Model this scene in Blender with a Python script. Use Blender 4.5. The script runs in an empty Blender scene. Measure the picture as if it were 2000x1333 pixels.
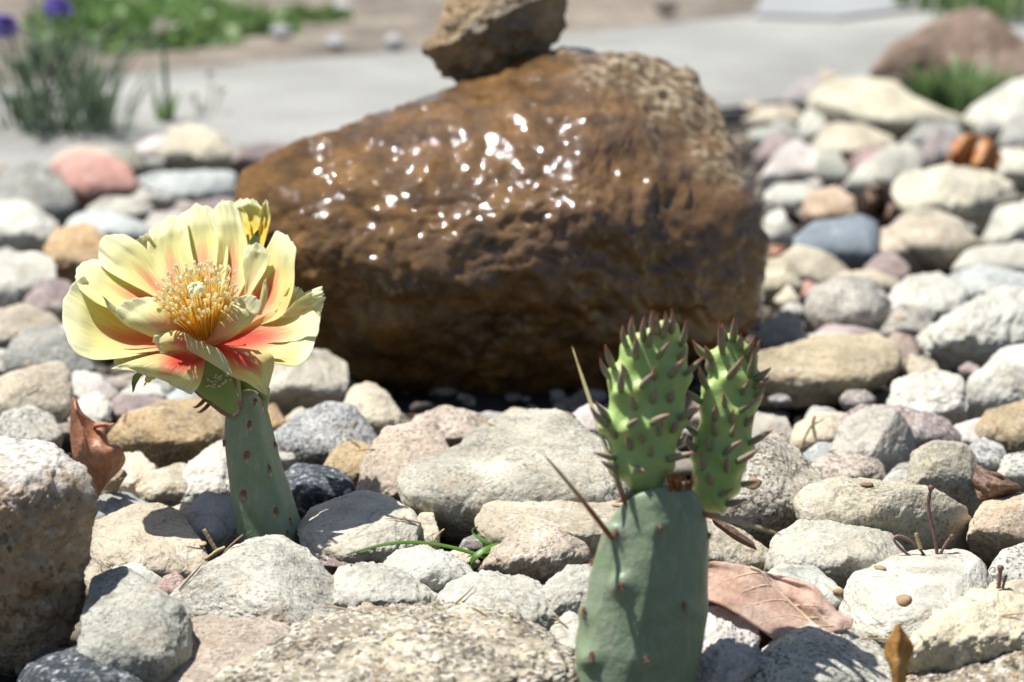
import bpy, bmesh, math, random
import numpy as np
from mathutils import Vector
from mathutils.bvhtree import BVHTree

random.seed(7)
R_ = math.radians
scene = bpy.context.scene
COL = scene.collection

# ------------------------------------------------------------------ camera
H = 0.216
PITCH = R_(12.2)
LENS = 85.0
F = LENS / 36.0 * 2000.0
SP, CP = math.sin(PITCH), math.cos(PITCH)
CAM = np.array([0.0, 0.0, H])
RIGHT = np.array([1.0, 0.0, 0.0])
UP = np.array([0.0, SP, CP])
FWD = np.array([0.0, CP, -SP])

cd = bpy.data.cameras.new("camera")
cam = bpy.data.objects.new("camera", cd)
COL.objects.link(cam)
cam.location = CAM
cam.rotation_euler = (math.pi / 2 - PITCH, 0, 0)
cd.lens = LENS
cd.sensor_width = 36
cd.clip_start = 0.01
cd.clip_end = 500
cd.dof.use_dof = True
cd.dof.focus_distance = 0.695
cd.dof.aperture_fstop = 15.0
cd.dof.aperture_blades = 0
scene.camera = cam


def ray(px, py):
    return FWD + (px - 1000.0) / F * RIGHT + (666.5 - py) / F * UP


def at(px, py, D):
    """the point of the place seen at photo pixel (px, py), D metres in"""
    return CAM + D * ray(px, py)


def gdepth(py, z=0.0):
    v = (666.5 - py) / F
    return (H - z) / (SP - v * CP)


def gpt(px, py, z=0.0):
    return at(px, py, gdepth(py, z))


# ------------------------------------------------------------------ noise
def _hash(ix, iy, iz, seed):
    h = (ix.astype(np.int64) * 374761393 + iy.astype(np.int64) * 668265263
         + iz.astype(np.int64) * 2147483647 + seed * 1274126177) & 0xFFFFFFFF
    h = ((h ^ (h >> 13)) * 1274126177) & 0xFFFFFFFF
    h = ((h ^ (h >> 15)) * 2246822519) & 0xFFFFFFFF
    return ((h ^ (h >> 16)) & 0xFFFF) / 32767.5 - 1.0


def vnoise(p, seed=0):
    i = np.floor(p)
    f = p - i
    f = f * f * f * (f * (f * 6 - 15) + 10)
    i = i.astype(np.int64)
    out = 0
    for dx in (0, 1):
        wx = f[:, 0] if dx else 1 - f[:, 0]
        for dy in (0, 1):
            wy = f[:, 1] if dy else 1 - f[:, 1]
            for dz in (0, 1):
                wz = f[:, 2] if dz else 1 - f[:, 2]
                out = out + wx * wy * wz * _hash(i[:, 0] + dx, i[:, 1] + dy, i[:, 2] + dz, seed)
    return out


def fbm(p, octs=4, seed=0, gain=0.5, lac=2.03):
    a, s = 1.0, 0.0
    q = p.copy()
    for k in range(octs):
        s = s + a * vnoise(q, seed + k * 17)
        q = q * lac + 11.3
        a *= gain
    return s


# ------------------------------------------------------------------ mesh helpers
def mesh_obj(name, verts, faces, mat, parent=None, origin=(0, 0, 0), smooth=True, uv=None):
    o3 = np.array(origin, float)
    v = np.asarray(verts, float) - o3
    me = bpy.data.meshes.new(name)
    if isinstance(faces, np.ndarray) and faces.ndim == 2:
        n, k = faces.shape
        me.vertices.add(len(v))
        me.vertices.foreach_set("co", v.astype(np.float32).ravel())
        me.loops.add(n * k)
        me.loops.foreach_set("vertex_index", faces.astype(np.int32).ravel())
        me.polygons.add(n)
        me.polygons.foreach_set("loop_start", np.arange(0, n * k, k, dtype=np.int32))
        me.update(calc_edges=True)
    else:
        me.from_pydata([tuple(x) for x in v], [], [tuple(int(i) for i in f) for f in faces])
        me.update()
    me.validate()
    if smooth:
        me.polygons.foreach_set("use_smooth", [True] * len(me.polygons))
    if uv is not None:
        lay = me.uv_layers.new(name="UVMap")
        idx = np.zeros(len(me.loops), dtype=np.int32)
        me.loops.foreach_get("vertex_index", idx)
        lay.data.foreach_set("uv", np.asarray(uv, np.float32)[idx].ravel())
    if mat is not None:
        me.materials.append(mat)
    ob = bpy.data.objects.new(name, me)
    COL.objects.link(ob)
    if parent is None:
        ob.location = o3
    else:
        ob.parent = parent
    return ob


def tag(o, label=None, cat=None, group=None, kind=None):
    if label: o["label"] = label
    if cat: o["category"] = cat
    if group: o["group"] = group
    if kind: o["kind"] = kind
    return o


def empty(name, loc, label, cat, group=None):
    o = bpy.data.objects.new(name, None)
    o.empty_display_size = 0.01
    COL.objects.link(o)
    o.location = loc
    return tag(o, label, cat, group)


_ico = {}
def ico(sub):
    if sub not in _ico:
        bm = bmesh.new()
        bmesh.ops.create_icosphere(bm, subdivisions=sub, radius=1.0)
        bm.verts.ensure_lookup_table()
        v = np.array([x.co[:] for x in bm.verts])
        f = np.array([[q.index for q in p.verts] for p in bm.faces])
        bm.free()
        # turn it so that no pole pattern faces the viewer
        a, b = 0.37, 0.61
        ra = np.array([[math.cos(a), -math.sin(a), 0], [math.sin(a), math.cos(a), 0], [0, 0, 1]])
        rb = np.array([[1, 0, 0], [0, math.cos(b), -math.sin(b)], [0, math.sin(b), math.cos(b)]])
        _ico[sub] = ((v @ ra.T @ rb.T), f)
    return _ico[sub]


def poly_centroid(p):
    x, y = p[:, 0], p[:, 1]
    x1, y1 = np.roll(x, -1), np.roll(y, -1)
    c = x * y1 - x1 * y
    A = c.sum() / 2
    return ((x + x1) * c).sum() / (6 * A), ((y + y1) * c).sum() / (6 * A)


def poly_radius(p, cx, cy, n=360, sig=5.0):
    """outline radius by angle (y up), softly rounded"""
    q = np.stack([p[:, 0] - cx, cy - p[:, 1]], 1)
    th = np.arange(n) / n * 2 * math.pi
    d = np.stack([np.cos(th), np.sin(th)], 1)
    out = np.zeros(n)
    for a, b in zip(q, np.roll(q, -1, 0)):
        e = b - a
        den = d[:, 0] * e[1] - d[:, 1] * e[0]
        den = np.where(np.abs(den) < 1e-9, 1e-9, den)
        t = (a[0] * e[1] - a[1] * e[0]) / den
        s = (a[0] * d[:, 1] - a[1] * d[:, 0]) / den
        ok = (s >= -1e-6) & (s <= 1 + 1e-6) & (t > 0)
        out = np.maximum(out, np.where(ok, t, 0))
    k = np.exp(-0.5 * (np.arange(-30, 31) / sig) ** 2)
    k /= k.sum()
    ext = np.concatenate([out[-30:], out, out[:30]])
    return np.convolve(ext, k, mode="valid")


def solid_from_outline(poly, D, sub=6, lt=1.3, lb=-0.4, yr=-0.12, lx=0.0, cdep=0.7, sq=0.75,
                       cuts=5, namp=0.065, nfreq=1.3, rough=0.02, rfreq=7.0, seed=0, sig=3.5,
                       bumps=(), cutd=(0.6, 0.88), ridged=0.0, fixed=(), back=1.35):
    """A full round body whose outline, seen from the photo's side, is poly (photo pixels).
    D = distance of its middle.  Returns world verts, faces, centre, size."""
    rng = np.random.default_rng(seed)
    poly = np.asarray(poly, float)
    cx, cy = poly_centroid(poly)
    s = D / F
    hw = (poly[:, 0].max() - poly[:, 0].min()) / 2 * s
    hh = (poly[:, 1].max() - poly[:, 1].min()) / 2 * s
    rad = poly_radius(poly, cx, cy, sig=sig) * s
    v, f = ico(sub)
    X, Y, Z = v[:, 0], v[:, 1], v[:, 2]
    r = np.sqrt(X * X + Y * Y)
    th = np.arctan2(Y, X) % (2 * math.pi)
    t = th / (2 * math.pi) * 360
    i0 = np.floor(t).astype(int) % 360
    R = rad[i0] * (1 - (t % 1)) + rad[(i0 + 1) % 360] * (t % 1)
    Rm = 1 / np.sqrt((np.cos(th) / hw) ** 2 + (np.sin(th) / hh) ** 2)
    w = np.clip(r, 0, 1) ** 1.5
    Re = Rm + (R - Rm) * w
    c = cdep * math.sqrt(hw * hh)
    p = np.stack([r * Re * np.cos(th), r * Re * np.sin(th), np.sign(Z) * np.abs(Z) ** sq * c], 1)
    size = (hw + hh) / 2
    # worn flat faces on the near side
    sc3 = np.array([hw, hh, c])
    q = p / sc3
    planes = list(fixed)
    for k in range(cuts):
        n = rng.normal(size=3)
        n[2] = abs(n[2]) * 0.8 + 0.55
        planes.append((n, rng.uniform(*cutd)))
    for n, d in planes:
        n = np.array(n, float)
        n /= np.linalg.norm(n)
        e = q @ n - d
        e = 0.5 * (e + np.sqrt(e * e + 0.0012))
        q = q - np.outer(e * 0.9, n)
    p = q * sc3
    nd = q / np.maximum(np.linalg.norm(q, axis=1), 1e-6)[:, None]
    off = rng.uniform(-50, 50, 3)
    un = p / size
    dsp = namp * size * fbm(un * nfreq + off, 3, seed)
    if rough:
        n2 = fbm(un * rfreq + off, 5, seed + 91, gain=0.6)
        if ridged:
            n2 = n2 * (1 - ridged) - ridged * np.abs(fbm(un * rfreq * 0.8 + off, 4, seed + 33, gain=0.6)) * 1.6
        dsp = dsp + rough * size * n2
    for (bx, by, sg, am) in bumps:
        dx = p[:, 0] / s + cx - bx
        dy = cy - p[:, 1] / s - by
        g = np.exp(-(dx * dx + dy * dy) / (2 * sg * sg)) * (Z > -0.2)
        dsp = dsp + am * g
    p = p + nd * dsp[:, None]
    p[:, 2] = np.where(p[:, 2] < 0, p[:, 2] * back, p[:, 2])
    yy = p[:, 1] - yr * hh
    kk = 0.22 * hh
    lean = (lt + lb) / 2 * yy + (lt - lb) / 2 * (np.sqrt(yy * yy + kk * kk) - kk)
    dl = -p[:, 2] + lean + lx * p[:, 0]
    rd = ray(cx, cy)
    C = CAM + D * rd
    W = C + np.outer(p[:, 0], RIGHT) + np.outer(p[:, 1], UP) + np.outer(dl, rd)
    return W, f, C, size


# ------------------------------------------------------------------ material helpers
def new_mat(name):
    m = bpy.data.materials.new(name)
    m.use_nodes = True
    nt = m.node_tree
    for n in list(nt.nodes):
        nt.nodes.remove(n)
    out = nt.nodes.new("ShaderNodeOutputMaterial")
    b = nt.nodes.new("ShaderNodeBsdfPrincipled")
    nt.links.new(b.outputs[0], out.inputs[0])
    return m, nt, b, out


def nd(nt, typ, **kw):
    n = nt.nodes.new(typ)
    for k, v in kw.items():
        if k.startswith("i_"):
            key = k[2:].replace("_", " ")
            n.inputs[key].default_value = v
        else:
            setattr(n, k, v)
    return n


def L(nt, a, b):
    nt.links.new(a, b)


def ramp(nt, src, stops, interp="LINEAR"):
    n = nt.nodes.new("ShaderNodeValToRGB")
    n.color_ramp.interpolation = interp
    el = n.color_ramp.elements
    while len(el) < len(stops):
        el.new(0.5)
    for e, (pos, c) in zip(el, stops):
        e.position = pos
        e.color = (c, c, c, 1) if not hasattr(c, "__len__") else (*c[:3], 1)
    L(nt, src, n.inputs[0])
    return n


def mixc(nt, fac, a, b, mode="MIX"):
    n = nt.nodes.new("ShaderNodeMix")
    n.data_type = "RGBA"
    n.blend_type = mode
    n.clamp_result = False
    for sock, val in ((n.inputs[0], fac), (n.inputs[6], a), (n.inputs[7], b)):
        if hasattr(val, "links") or hasattr(val, "is_linked"):
            L(nt, val, sock)
        else:
            sock.default_value = val if not hasattr(val, "__len__") else (*val[:3], 1)
    return n.outputs[2]


def obj_coords(nt, rnd=True):
    tc = nd(nt, "ShaderNodeTexCoord")
    if not rnd:
        return tc.outputs["Object"]
    oi = nd(nt, "ShaderNodeObjectInfo")
    mul = nd(nt, "ShaderNodeMath", operation="MULTIPLY")
    L(nt, oi.outputs["Random"], mul.inputs[0])
    mul.inputs[1].default_value = 7.0
    add = nd(nt, "ShaderNodeVectorMath", operation="ADD")
    L(nt, tc.outputs["Object"], add.inputs[0])
    L(nt, mul.outputs[0], add.inputs[1])
    return add.outputs[0]


def noise(nt, co, scale, detail=4, rough=0.55, dist=0.0):
    n = nd(nt, "ShaderNodeTexNoise")
    n.inputs["Scale"].default_value = scale
    n.inputs["Detail"].default_value = detail
    n.inputs["Roughness"].default_value = rough
    n.inputs["Distortion"].default_value = dist
    L(nt, co, n.inputs["Vector"])
    return n.outputs["Fac"]


def bump(nt, h, strength, dist, normal=None):
    b = nd(nt, "ShaderNodeBump")
    b.inputs["Strength"].default_value = strength
    b.inputs["Distance"].default_value = dist
    L(nt, h, b.inputs["Height"])
    if normal is not None:
        L(nt, normal, b.inputs["Normal"])
    return b.outputs[0]


def stone_mat(name, dark=0.35, dcol=(0.05, 0.045, 0.04), dpos=(0.60, 0.68), dscale=900,
              light=0.2, lcol=(0.8, 0.78, 0.72), stain=0.35, scol=(0.42, 0.27, 0.12),
              mott=0.35, bumpd=0.0006, bscale=450, pits=0.0, band=0.0):
    m, nt, b, out = new_mat(name)
    co = obj_coords(nt)
    oi = nd(nt, "ShaderNodeObjectInfo")
    c = oi.outputs["Color"]
    # broad tone changes within one stone
    n1 = noise(nt, co, 45, 5, 0.6)
    r1 = ramp(nt, n1, [(0.3, 1 - mott), (0.7, 1 + mott * 0.6)])
    c = mixc(nt, 1.0, c, r1.outputs[0], "MULTIPLY")
    # iron staining in patches
    n2 = noise(nt, co, 75, 6, 0.65, 0.4)
    r2 = ramp(nt, n2, [(0.52, 0.0), (0.72, stain)])
    c = mixc(nt, r2.outputs[0], c, scol)
    if band:
        mp = nd(nt, "ShaderNodeMapping")
        mp.inputs["Scale"].default_value = (60, 130, 260)
        mp.inputs["Rotation"].default_value = (0.3, 0.5, 0.4)
        L(nt, co, mp.inputs["Vector"])
        n3 = noise(nt, mp.outputs[0], 1.0, 5, 0.65, 0.8)
        r3 = ramp(nt, n3, [(0.42, band), (0.56, 0.0)])
        c = mixc(nt, r3.outputs[0], c, dcol)
    # thin mineral veins and hairline cracks
    nv_ = noise(nt, co, 26, 3, .6, .6)
    rv_ = ramp(nt, nv_, [(.470, 0.0), (.482, .45), (.494, 0.0)]).outputs[0]
    c = mixc(nt, rv_, c, (dcol[0] * 2.5, dcol[1] * 2.5, dcol[2] * 2.3))
    rv2 = ramp(nt, nv_, [(.590, 0.0), (.600, .4), (.612, 0.0)]).outputs[0]
    c = mixc(nt, rv2, c, lcol)
    # pale and dark mineral grains
    g1 = noise(nt, co, dscale * 0.8, 3, 0.6)
    rg = ramp(nt, g1, [(0.52, 0.0), (0.66, light)])
    c = mixc(nt, rg.outputs[0], c, lcol)
    co2 = nd(nt, "ShaderNodeVectorMath", operation="ADD")
    L(nt, co, co2.inputs[0])
    co2.inputs[1].default_value = (3.1, 5.7, 1.9)
    g2 = noise(nt, co2.outputs[0], dscale, 3, 0.65)
    gm = noise(nt, co2.outputs[0], dscale * 0.12, 3, 0.6)
    ga = nd(nt, "ShaderNodeMath", operation="MULTIPLY_ADD")
    L(nt, gm, ga.inputs[0]); ga.inputs[1].default_value = 0.45
    L(nt, g2, ga.inputs[2])
    rd = ramp(nt, ga.outputs[0], [(dpos[0] + 0.2, 0.0), (dpos[1] + 0.22, dark)])
    c = mixc(nt, rd.outputs[0], c, dcol)
    L(nt, c, b.inputs["Base Color"])
    b.inputs["Roughness"].default_value = 0.82
    b.inputs["Specular IOR Level"].default_value = 0.3
    h = noise(nt, co, bscale, 8, 0.68)
    h2 = noise(nt, co, bscale * 0.22, 5, 0.6)
    hs = nd(nt, "ShaderNodeMath", operation="MULTIPLY_ADD")
    L(nt, h2, hs.inputs[0]); hs.inputs[1].default_value = 1.6
    L(nt, h, hs.inputs[2])
    hh = hs.outputs[0]
    if pits:
        vo = nd(nt, "ShaderNodeTexVoronoi")
        vo.inputs["Scale"].default_value = bscale * 0.5
        L(nt, co, vo.inputs["Vector"])
        rp = ramp(nt, vo.outputs["Distance"], [(0.0, 0.0), (0.35, 1.0)])
        ms = nd(nt, "ShaderNodeMath", operation="MULTIPLY_ADD")
        L(nt, rp.outputs[0], ms.inputs[0]); ms.inputs[1].default_value = pits
        L(nt, hh, ms.inputs[2])
        hh = ms.outputs[0]
    L(nt, bump(nt, hh, 0.9, bumpd), b.inputs["Normal"])
    return m


M = {}
M["sand"] = stone_mat("sandstone", dark=0.5, dpos=(.56, .64), light=0.3, stain=0.40, mott=.45, bumpd=0.0013, dscale=800)
M["smooth"] = stone_mat("smooth_stone", dark=0.38, dpos=(.57, .66), light=0.22, stain=0.25, mott=0.38, bumpd=0.0008, dscale=850)
M["granite"] = stone_mat("granite", dark=0.75, dpos=(0.54, 0.6), dscale=750, light=0.55, stain=0.25, bumpd=0.0008)
M["dgranite"] = stone_mat("dark_granite", dark=0.85, dcol=(0.02, 0.028, 0.04), dpos=(0.47, 0.53), dscale=480, light=0.75,
                          lcol=(0.62, 0.66, 0.68), stain=0.05, bumpd=0.0008)
M["quartz"] = stone_mat("rough_quartzite", dark=0.4, dpos=(0.6, 0.68), dscale=600, light=0.38, lcol=(0.80, 0.78, 0.73), stain=0.35,
                        scol=(0.45, 0.32, 0.17), bumpd=0.0014, bscale=260, pits=0.5)
M["gneiss"] = stone_mat("banded_gneiss", dark=0.85, dcol=(0.055, 0.044, 0.035), dpos=(0.55, 0.60), dscale=560, light=0.8,
                        lcol=(0.82, 0.78, 0.70), stain=0.65, scol=(0.40, 0.25, 0.11), bumpd=0.0018, bscale=240, pits=0.4, band=0.55)
M["slate"] = stone_mat("slate", dark=0.2, light=0.08, stain=0.05, mott=0.3, bumpd=0.0004)
# ------------------------------------------------------------------ the river stones
CC = dict(CR=(.60, .53, .41), WH=(.61, .595, .54), PG=(.55, .53, .47), BG=(.52, .45, .35), TN=(.46, .33, .18),
          GR=(.33, .33, .31), DG=(.13, .135, .14), BL=(.20, .235, .28), BP=(.50, .53, .53), MV=(.33, .255, .255),
          PK=(.50, .26, .22), RD=(.30, .12, .085), YL=(.53, .47, .34), PP=(.55, .45, .37), BR=(.28, .18, .10),
          OG=(.30, .31, .25), PW=(.66, .60, .58), OR=(.52, .34, .17))
S = []
def st(label, mat, col, pts, **k):
    S.append((label, mat, col, [tuple(float(c) for c in q.split(",")) for q in pts.split()], k))

# --- far left
st("grey stone with a dark shaded front at the left edge, left of the pink stone", "sand", "GR", "-30,400 -10,340 60,326 110,348 142,400 125,445 40,455 -20,445", lt=.8, lb=-.4)
st("long dusty pink cobble, the pinkest stone at upper left", "smooth", "PK", "92,350 130,308 200,300 250,328 270,370 252,398 180,410 125,395")
st("pale buff stone peeping out behind the dusty pink cobble", "sand", "PP", "85,345 120,295 170,283 225,290 240,325 150,350")
st("small olive grey stone touching the right end of the pink cobble", "sand", "OG", "225,305 240,285 275,300 294,340 272,365 240,340")
st("small pale pinkish stone just left of the cream stone with a hollow", "sand", "PW", "252,302 295,270 335,262 340,310 312,328 268,320")
st("craggy cream stone with a dark hollow under it, at the back of the left stones", "quartz", "CR", "318,305 333,255 370,243 440,272 452,322 430,345 345,335", rough=.05)
st("dark purplish grey stone at the left foot of the wet boulder", "sand", "MV", "456,318 475,288 525,283 565,285 540,325 488,342")
st("small pale pebble between the dark purplish stone and the wet boulder", "smooth", "BP", "500,314 520,286 560,288 556,316 520,338")
st("blocky white stone with a bluish cast above the big flower", "quartz", "BP", "262,350 325,335 450,333 458,385 420,408 330,400", cuts=4)
st("small pale stone with a brown underside below the blocky white stone", "sand", "PG", "260,378 288,357 335,363 380,390 340,410 285,405")
st("mauve stone half hidden behind the top of the big flower", "smooth", "MV", "305,425 360,400 440,388 475,400 440,435 350,445")
st("pale rounded stone below the pink cobble", "sand", "PG", "172,412 200,390 280,387 303,410 272,438 210,440")
st("flat blue grey slab left of the big flower", "slate", "BP", "125,432 148,412 200,414 275,438 290,478 200,490 132,462", lt=1.8)
st("pale stone with a shaded front touching the top left of the flower", "sand", "PW", "272,455 300,418 355,412 375,440 335,488 285,490")
st("whitish sparkling quartz stone at the left edge", "quartz", "WH", "-25,470 -15,398 50,398 112,440 118,490 60,510 0,508")
st("knobbly orange brown stone left of the big flower", "quartz", "OR", "88,492 112,448 160,443 200,462 220,500 205,545 160,585 108,540", rough=.05, namp=.09)
st("flat pale grey stone at the left edge under the quartz stone", "smooth", "PG", "-25,600 -15,502 60,495 97,510 105,548 62,600 10,618", lt=1.7)
st("round mauve stone left of the lowest left petals", "sand", "MV", "50,588 88,550 132,553 160,590 152,640 108,650 62,620")
st("beige stone at the left edge below the round mauve stone", "sand", "BG", "-25,690 -15,610 50,596 102,615 125,645 62,685 5,700")
st("big mottled grey cobble under the left petals of the flower", "sand", "GR", "16,705 42,650 90,633 142,658 182,722 155,770 60,775 22,740", lt=.9)
st("small pale blue stone tucked behind the mottled grey cobble", "smooth", "BP", "98,650 133,630 164,668 150,712 112,700")
st("speckled grey stone cut by the left edge above the tan block", "granite", "PG", "-40,730 -25,684 15,688 40,722 22,752 -25,755")
st("tan blocky stone with a dark front corner at the left edge", "sand", "BG", "-40,815 -15,748 60,718 115,709 133,730 137,805 122,845 60,850 -5,835", lt=1.2, lb=-.3, cuts=4)
st("speckled grey lump in front of the tan block at the left edge", "granite", "PG", "-15,850 8,810 60,799 102,815 120,855 116,900 40,905 -5,890")
st("pale pinkish stone behind the upright dead leaf", "sand", "PW", "126,768 148,730 192,734 228,772 220,812 150,815")
st("white stone just behind the tip of the upright dead leaf", "quartz", "WH", "128,800 188,770 218,792 215,845 150,860")
st("long mauve stone behind the tan boulder, below the flower", "smooth", "MV", "202,806 230,775 300,778 345,792 325,830 235,845 206,832")
st("white stone under the drooping left petals", "quartz", "WH", "236,770 290,733 335,772 305,800 250,800")
st("dark grey stone under the drooping front petal", "sand", "GR", "285,748 320,728 338,762 335,800 300,790")
st("pale blue stone to the left of the green flower bud", "smooth", "BP", "330,778 370,743 405,765 388,812 345,812")
st("large tan boulder with a dark underside behind the flowering cactus pad", "sand", "TN", "212,862 248,815 330,788 420,781 442,800 446,850 412,900 330,925 250,928 218,900", lt=1.4, lb=-.5, yr=-.05, sub=7)
st("brown speckled pebble touching the left side of the flowering pad", "granite", "BR", "396,890 413,850 442,832 455,895 420,910")
st("cream stone draped with a scrap of dry leaf beside the dead leaf", "quartz", "CR", "226,945 243,893 270,888 303,916 300,970 235,980")
st("cream smooth stone in front of the tan boulder", "sand", "CR", "266,955 288,924 340,910 405,915 385,975 345,1005 280,992")
st("whitish crumbly stone leaning on the left side of the flowering pad", "quartz", "WH", "326,980 378,900 430,865 460,890 465,980 425,1010 350,1015", lt=1.4)
st("small blue grey stone at the right of the rough left rock", "smooth", "BP", "172,1012 193,967 250,962 295,982 285,1025 205,1040 172,1032", col2=(.36, .38, .39))
st("large smooth beige cobble right of the rough left rock", "smooth", "BG", "150,1090 178,1030 230,1000 300,989 340,1000 372,1040 398,1090 380,1125 300,1150 220,1140 160,1125", lt=1.7, lb=-.4, yr=-.45, sub=7)
st("cream gritty stone wedged between the beige cobble and the slate stone", "quartz", "CR", "322,1000 372,983 395,1035 388,1075 350,1050")
st("flat slate grey stone at the left foot of the flowering pad", "slate", "BP", "366,1055 373,980 402,963 455,980 475,1045 450,1085 395,1097", col2=(.40, .41, .42), lt=1.6)
st("beige stone squeezed against the right side of the rough left rock", "sand", "BG", "150,1165 168,1090 196,1110 205,1160 180,1190")
st("small white stone behind the stone with the hooked shadow", "smooth", "WH", "204,1128 232,1099 265,1104 315,1132 300,1175 230,1180", lt=1.6)
st("tiny pink pebble left of the biggest beige cobble", "sand", "PK", "295,1155 320,1122 345,1119 364,1140 350,1178 310,1180", col2=(.48, .33, .30))
st("granite cobble crossed by a dark hooked shadow in the left corner", "sand", "PG", "155,1330 162,1210 185,1142 240,1116 300,1150 352,1187 374,1222 360,1285 320,1370 200,1380", lt=1.3, sub=7, sig=2.2, cuts=6, cutd=(.5, .75), col2=(.46, .45, .40))
st("dark bluish stone in shadow at the bottom left corner", "dgranite", "DG", "10,1370 65,1285 160,1261 232,1290 275,1345 240,1400 60,1400")
st("biggest beige cobble in front of the flowering pad", "sand", "PG", "332,1178 390,1110 480,1060 545,1052 602,1075 652,1130 670,1180 655,1225 560,1255 440,1255 365,1230", lt=1.6, lb=-.2, yr=-.45, sub=7, fixed=[((.75, .1, .6), .62)], cuts=2)
st("flat pinkish cobble at the bottom beside the banded rock", "sand", "PP", "302,1320 328,1240 400,1214 480,1207 550,1220 605,1255 600,1340 450,1395 330,1385", lt=1.7, yr=-.5, sub=7)
# --- lower middle
st("big coarse banded rock along the bottom edge", "gneiss", "CR", "410,1345 520,1280 600,1230 700,1202 800,1191 950,1199 1060,1234 1118,1280 1138,1345 1060,1420 800,1450 560,1440", lt=1.9, lb=.2, yr=-.3, rough=.06, rfreq=11, namp=.07, sub=7, ridged=.4, dz=-.022)
st("white gritty cobble right of the biggest beige cobble", "quartz", "PG", "630,1160 650,1111 730,1109 800,1129 853,1165 845,1205 700,1220 648,1205", lt=1.4)
st("rounded white stone left of the green grass blade", "quartz", "WH", "736,1120 770,1080 820,1067 872,1085 925,1122 915,1165 850,1195 780,1150", lt=1.3)
st("greenish white pitted cobble just behind the banded rock", "quartz", "PG", "845,1200 888,1140 960,1119 1030,1134 1086,1180 1095,1220 1050,1255 900,1255", lt=1.4)
st("mauve pink stone right of the foot of the flowering pad", "sand", "MV", "605,1100 640,1071 700,1079 735,1107 690,1135 630,1125", col2=(.45, .36, .35))
st("large flat cream stone right of the flowering pad", "smooth", "CR", "580,1020 620,985 700,961 752,970 800,1003 817,1026 800,1070 735,1125 640,1100 590,1065", lt=1.9, lb=-.3, yr=-.4, sub=7, col2=(.62, .58, .49))
st("blue black speckled granite stone right of the flowering pad", "dgranite", "DG", "548,930 578,906 640,914 682,935 690,958 645,1000 590,1015 555,980", col2=(.16, .18, .2), cuts=5, cutd=(.6, .8))
st("large salt and pepper grey granite stone behind the flowering pad", "granite", "GR", "525,860 580,815 640,796 682,799 712,830 728,862 700,900 650,930 600,920 545,890", lt=1.3, col2=(.36, .37, .38), sub=7)
st("white lump between the flowering pad and the grey granite stone", "quartz", "WH", "522,880 560,851 592,857 607,890 605,925 550,930")
st("small brick red stone peeping out under the grey granite stone", "smooth", "RD", "618,915 640,873 735,856 735,885 660,930", col2=(.36, .16, .12))
st("small golden brown gritty stone in front of the grey granite stone", "sand", "TN", "625,930 650,880 690,866 728,874 726,940 692,970 648,962", col2=(.50, .38, .22))
st("pinkish cream rounded stone left of the big central slab", "sand", "PP", "700,960 713,890 750,843 812,836 862,858 890,920 880,990 805,1025 740,1000 706,980", lt=1.3, lb=-.4, yr=-.3, sub=7)
st("tan pink stone above the big central slab", "granite", "PP", "795,860 815,818 870,799 942,811 980,832 940,885 850,900")
st("cream stone shaped like a pyramid under the left of the wet boulder", "smooth", "CR", "665,800 690,758 720,749 752,770 800,838 765,875 695,865")
st("rounded white stone under the right petals of the flower", "smooth", "CR", "515,760 528,705 580,688 640,684 680,709 676,765 625,810 550,812", lt=1.0, col2=(.60, .55, .46))
st("small orange tan stone right of the top of the flowering pad", "smooth", "OR", "505,810 535,792 558,820 545,860 512,858")
st("tiny pale pebble beside the small orange tan stone", "smooth", "CR", "550,822 588,797 607,818 580,842")
st("big grey beige slab in the centre of the stones", "sand", "PG", "794,955 808,908 900,878 970,828 1030,802 1100,813 1182,868 1215,930 1210,1015 1110,1055 980,1062 880,1045 815,995", lt=1.8, lb=-.5, yr=-.15, sub=7, col2=(.53, .50, .42), cuts=2)
st("smooth beige slab in front of the big central slab", "smooth", "BG", "931,1018 958,964 1030,939 1100,944 1182,973 1255,1000 1285,1055 1205,1105 1050,1108 955,1065", lt=1.7, lb=-.4, yr=-.2, sub=7)
st("cream stone showing over the back of the big central slab", "smooth", "CR", "940,840 1000,801 1045,810 1030,860 970,868")
st("pale stone behind the left side of the young cactus pad", "smooth", "PW", "1100,830 1150,793 1205,810 1215,865 1140,868")
st("sharp edged pinkish stone beside the green leaves", "sand", "PP", "925,1125 958,1090 1020,1034 1060,1031 1132,1060 1148,1086 1110,1125 1060,1160 1000,1140", cuts=6, cutd=(.5, .75), lb=-.6, yr=0, rough=.04, col2=(.58, .48, .39))
st("pale stone touching the left edge of the large cactus pad", "quartz", "PG", "1052,1160 1108,1110 1175,1103 1210,1180 1180,1240 1080,1210")
st("small cream pebble in the dark gap left of the green grass", "quartz", "CR", "800,1060 820,1008 846,1003 860,1050 852,1100 812,1100")
st("small cream pebble under the curled green leaf", "quartz", "CR", "855,1085 910,1074 938,1100 905,1125 868,1112")
st("pale stone between the banded rock and the large cactus pad", "quartz", "PG", "1070,1250 1110,1198 1180,1220 1200,1310 1120,1320")
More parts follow.
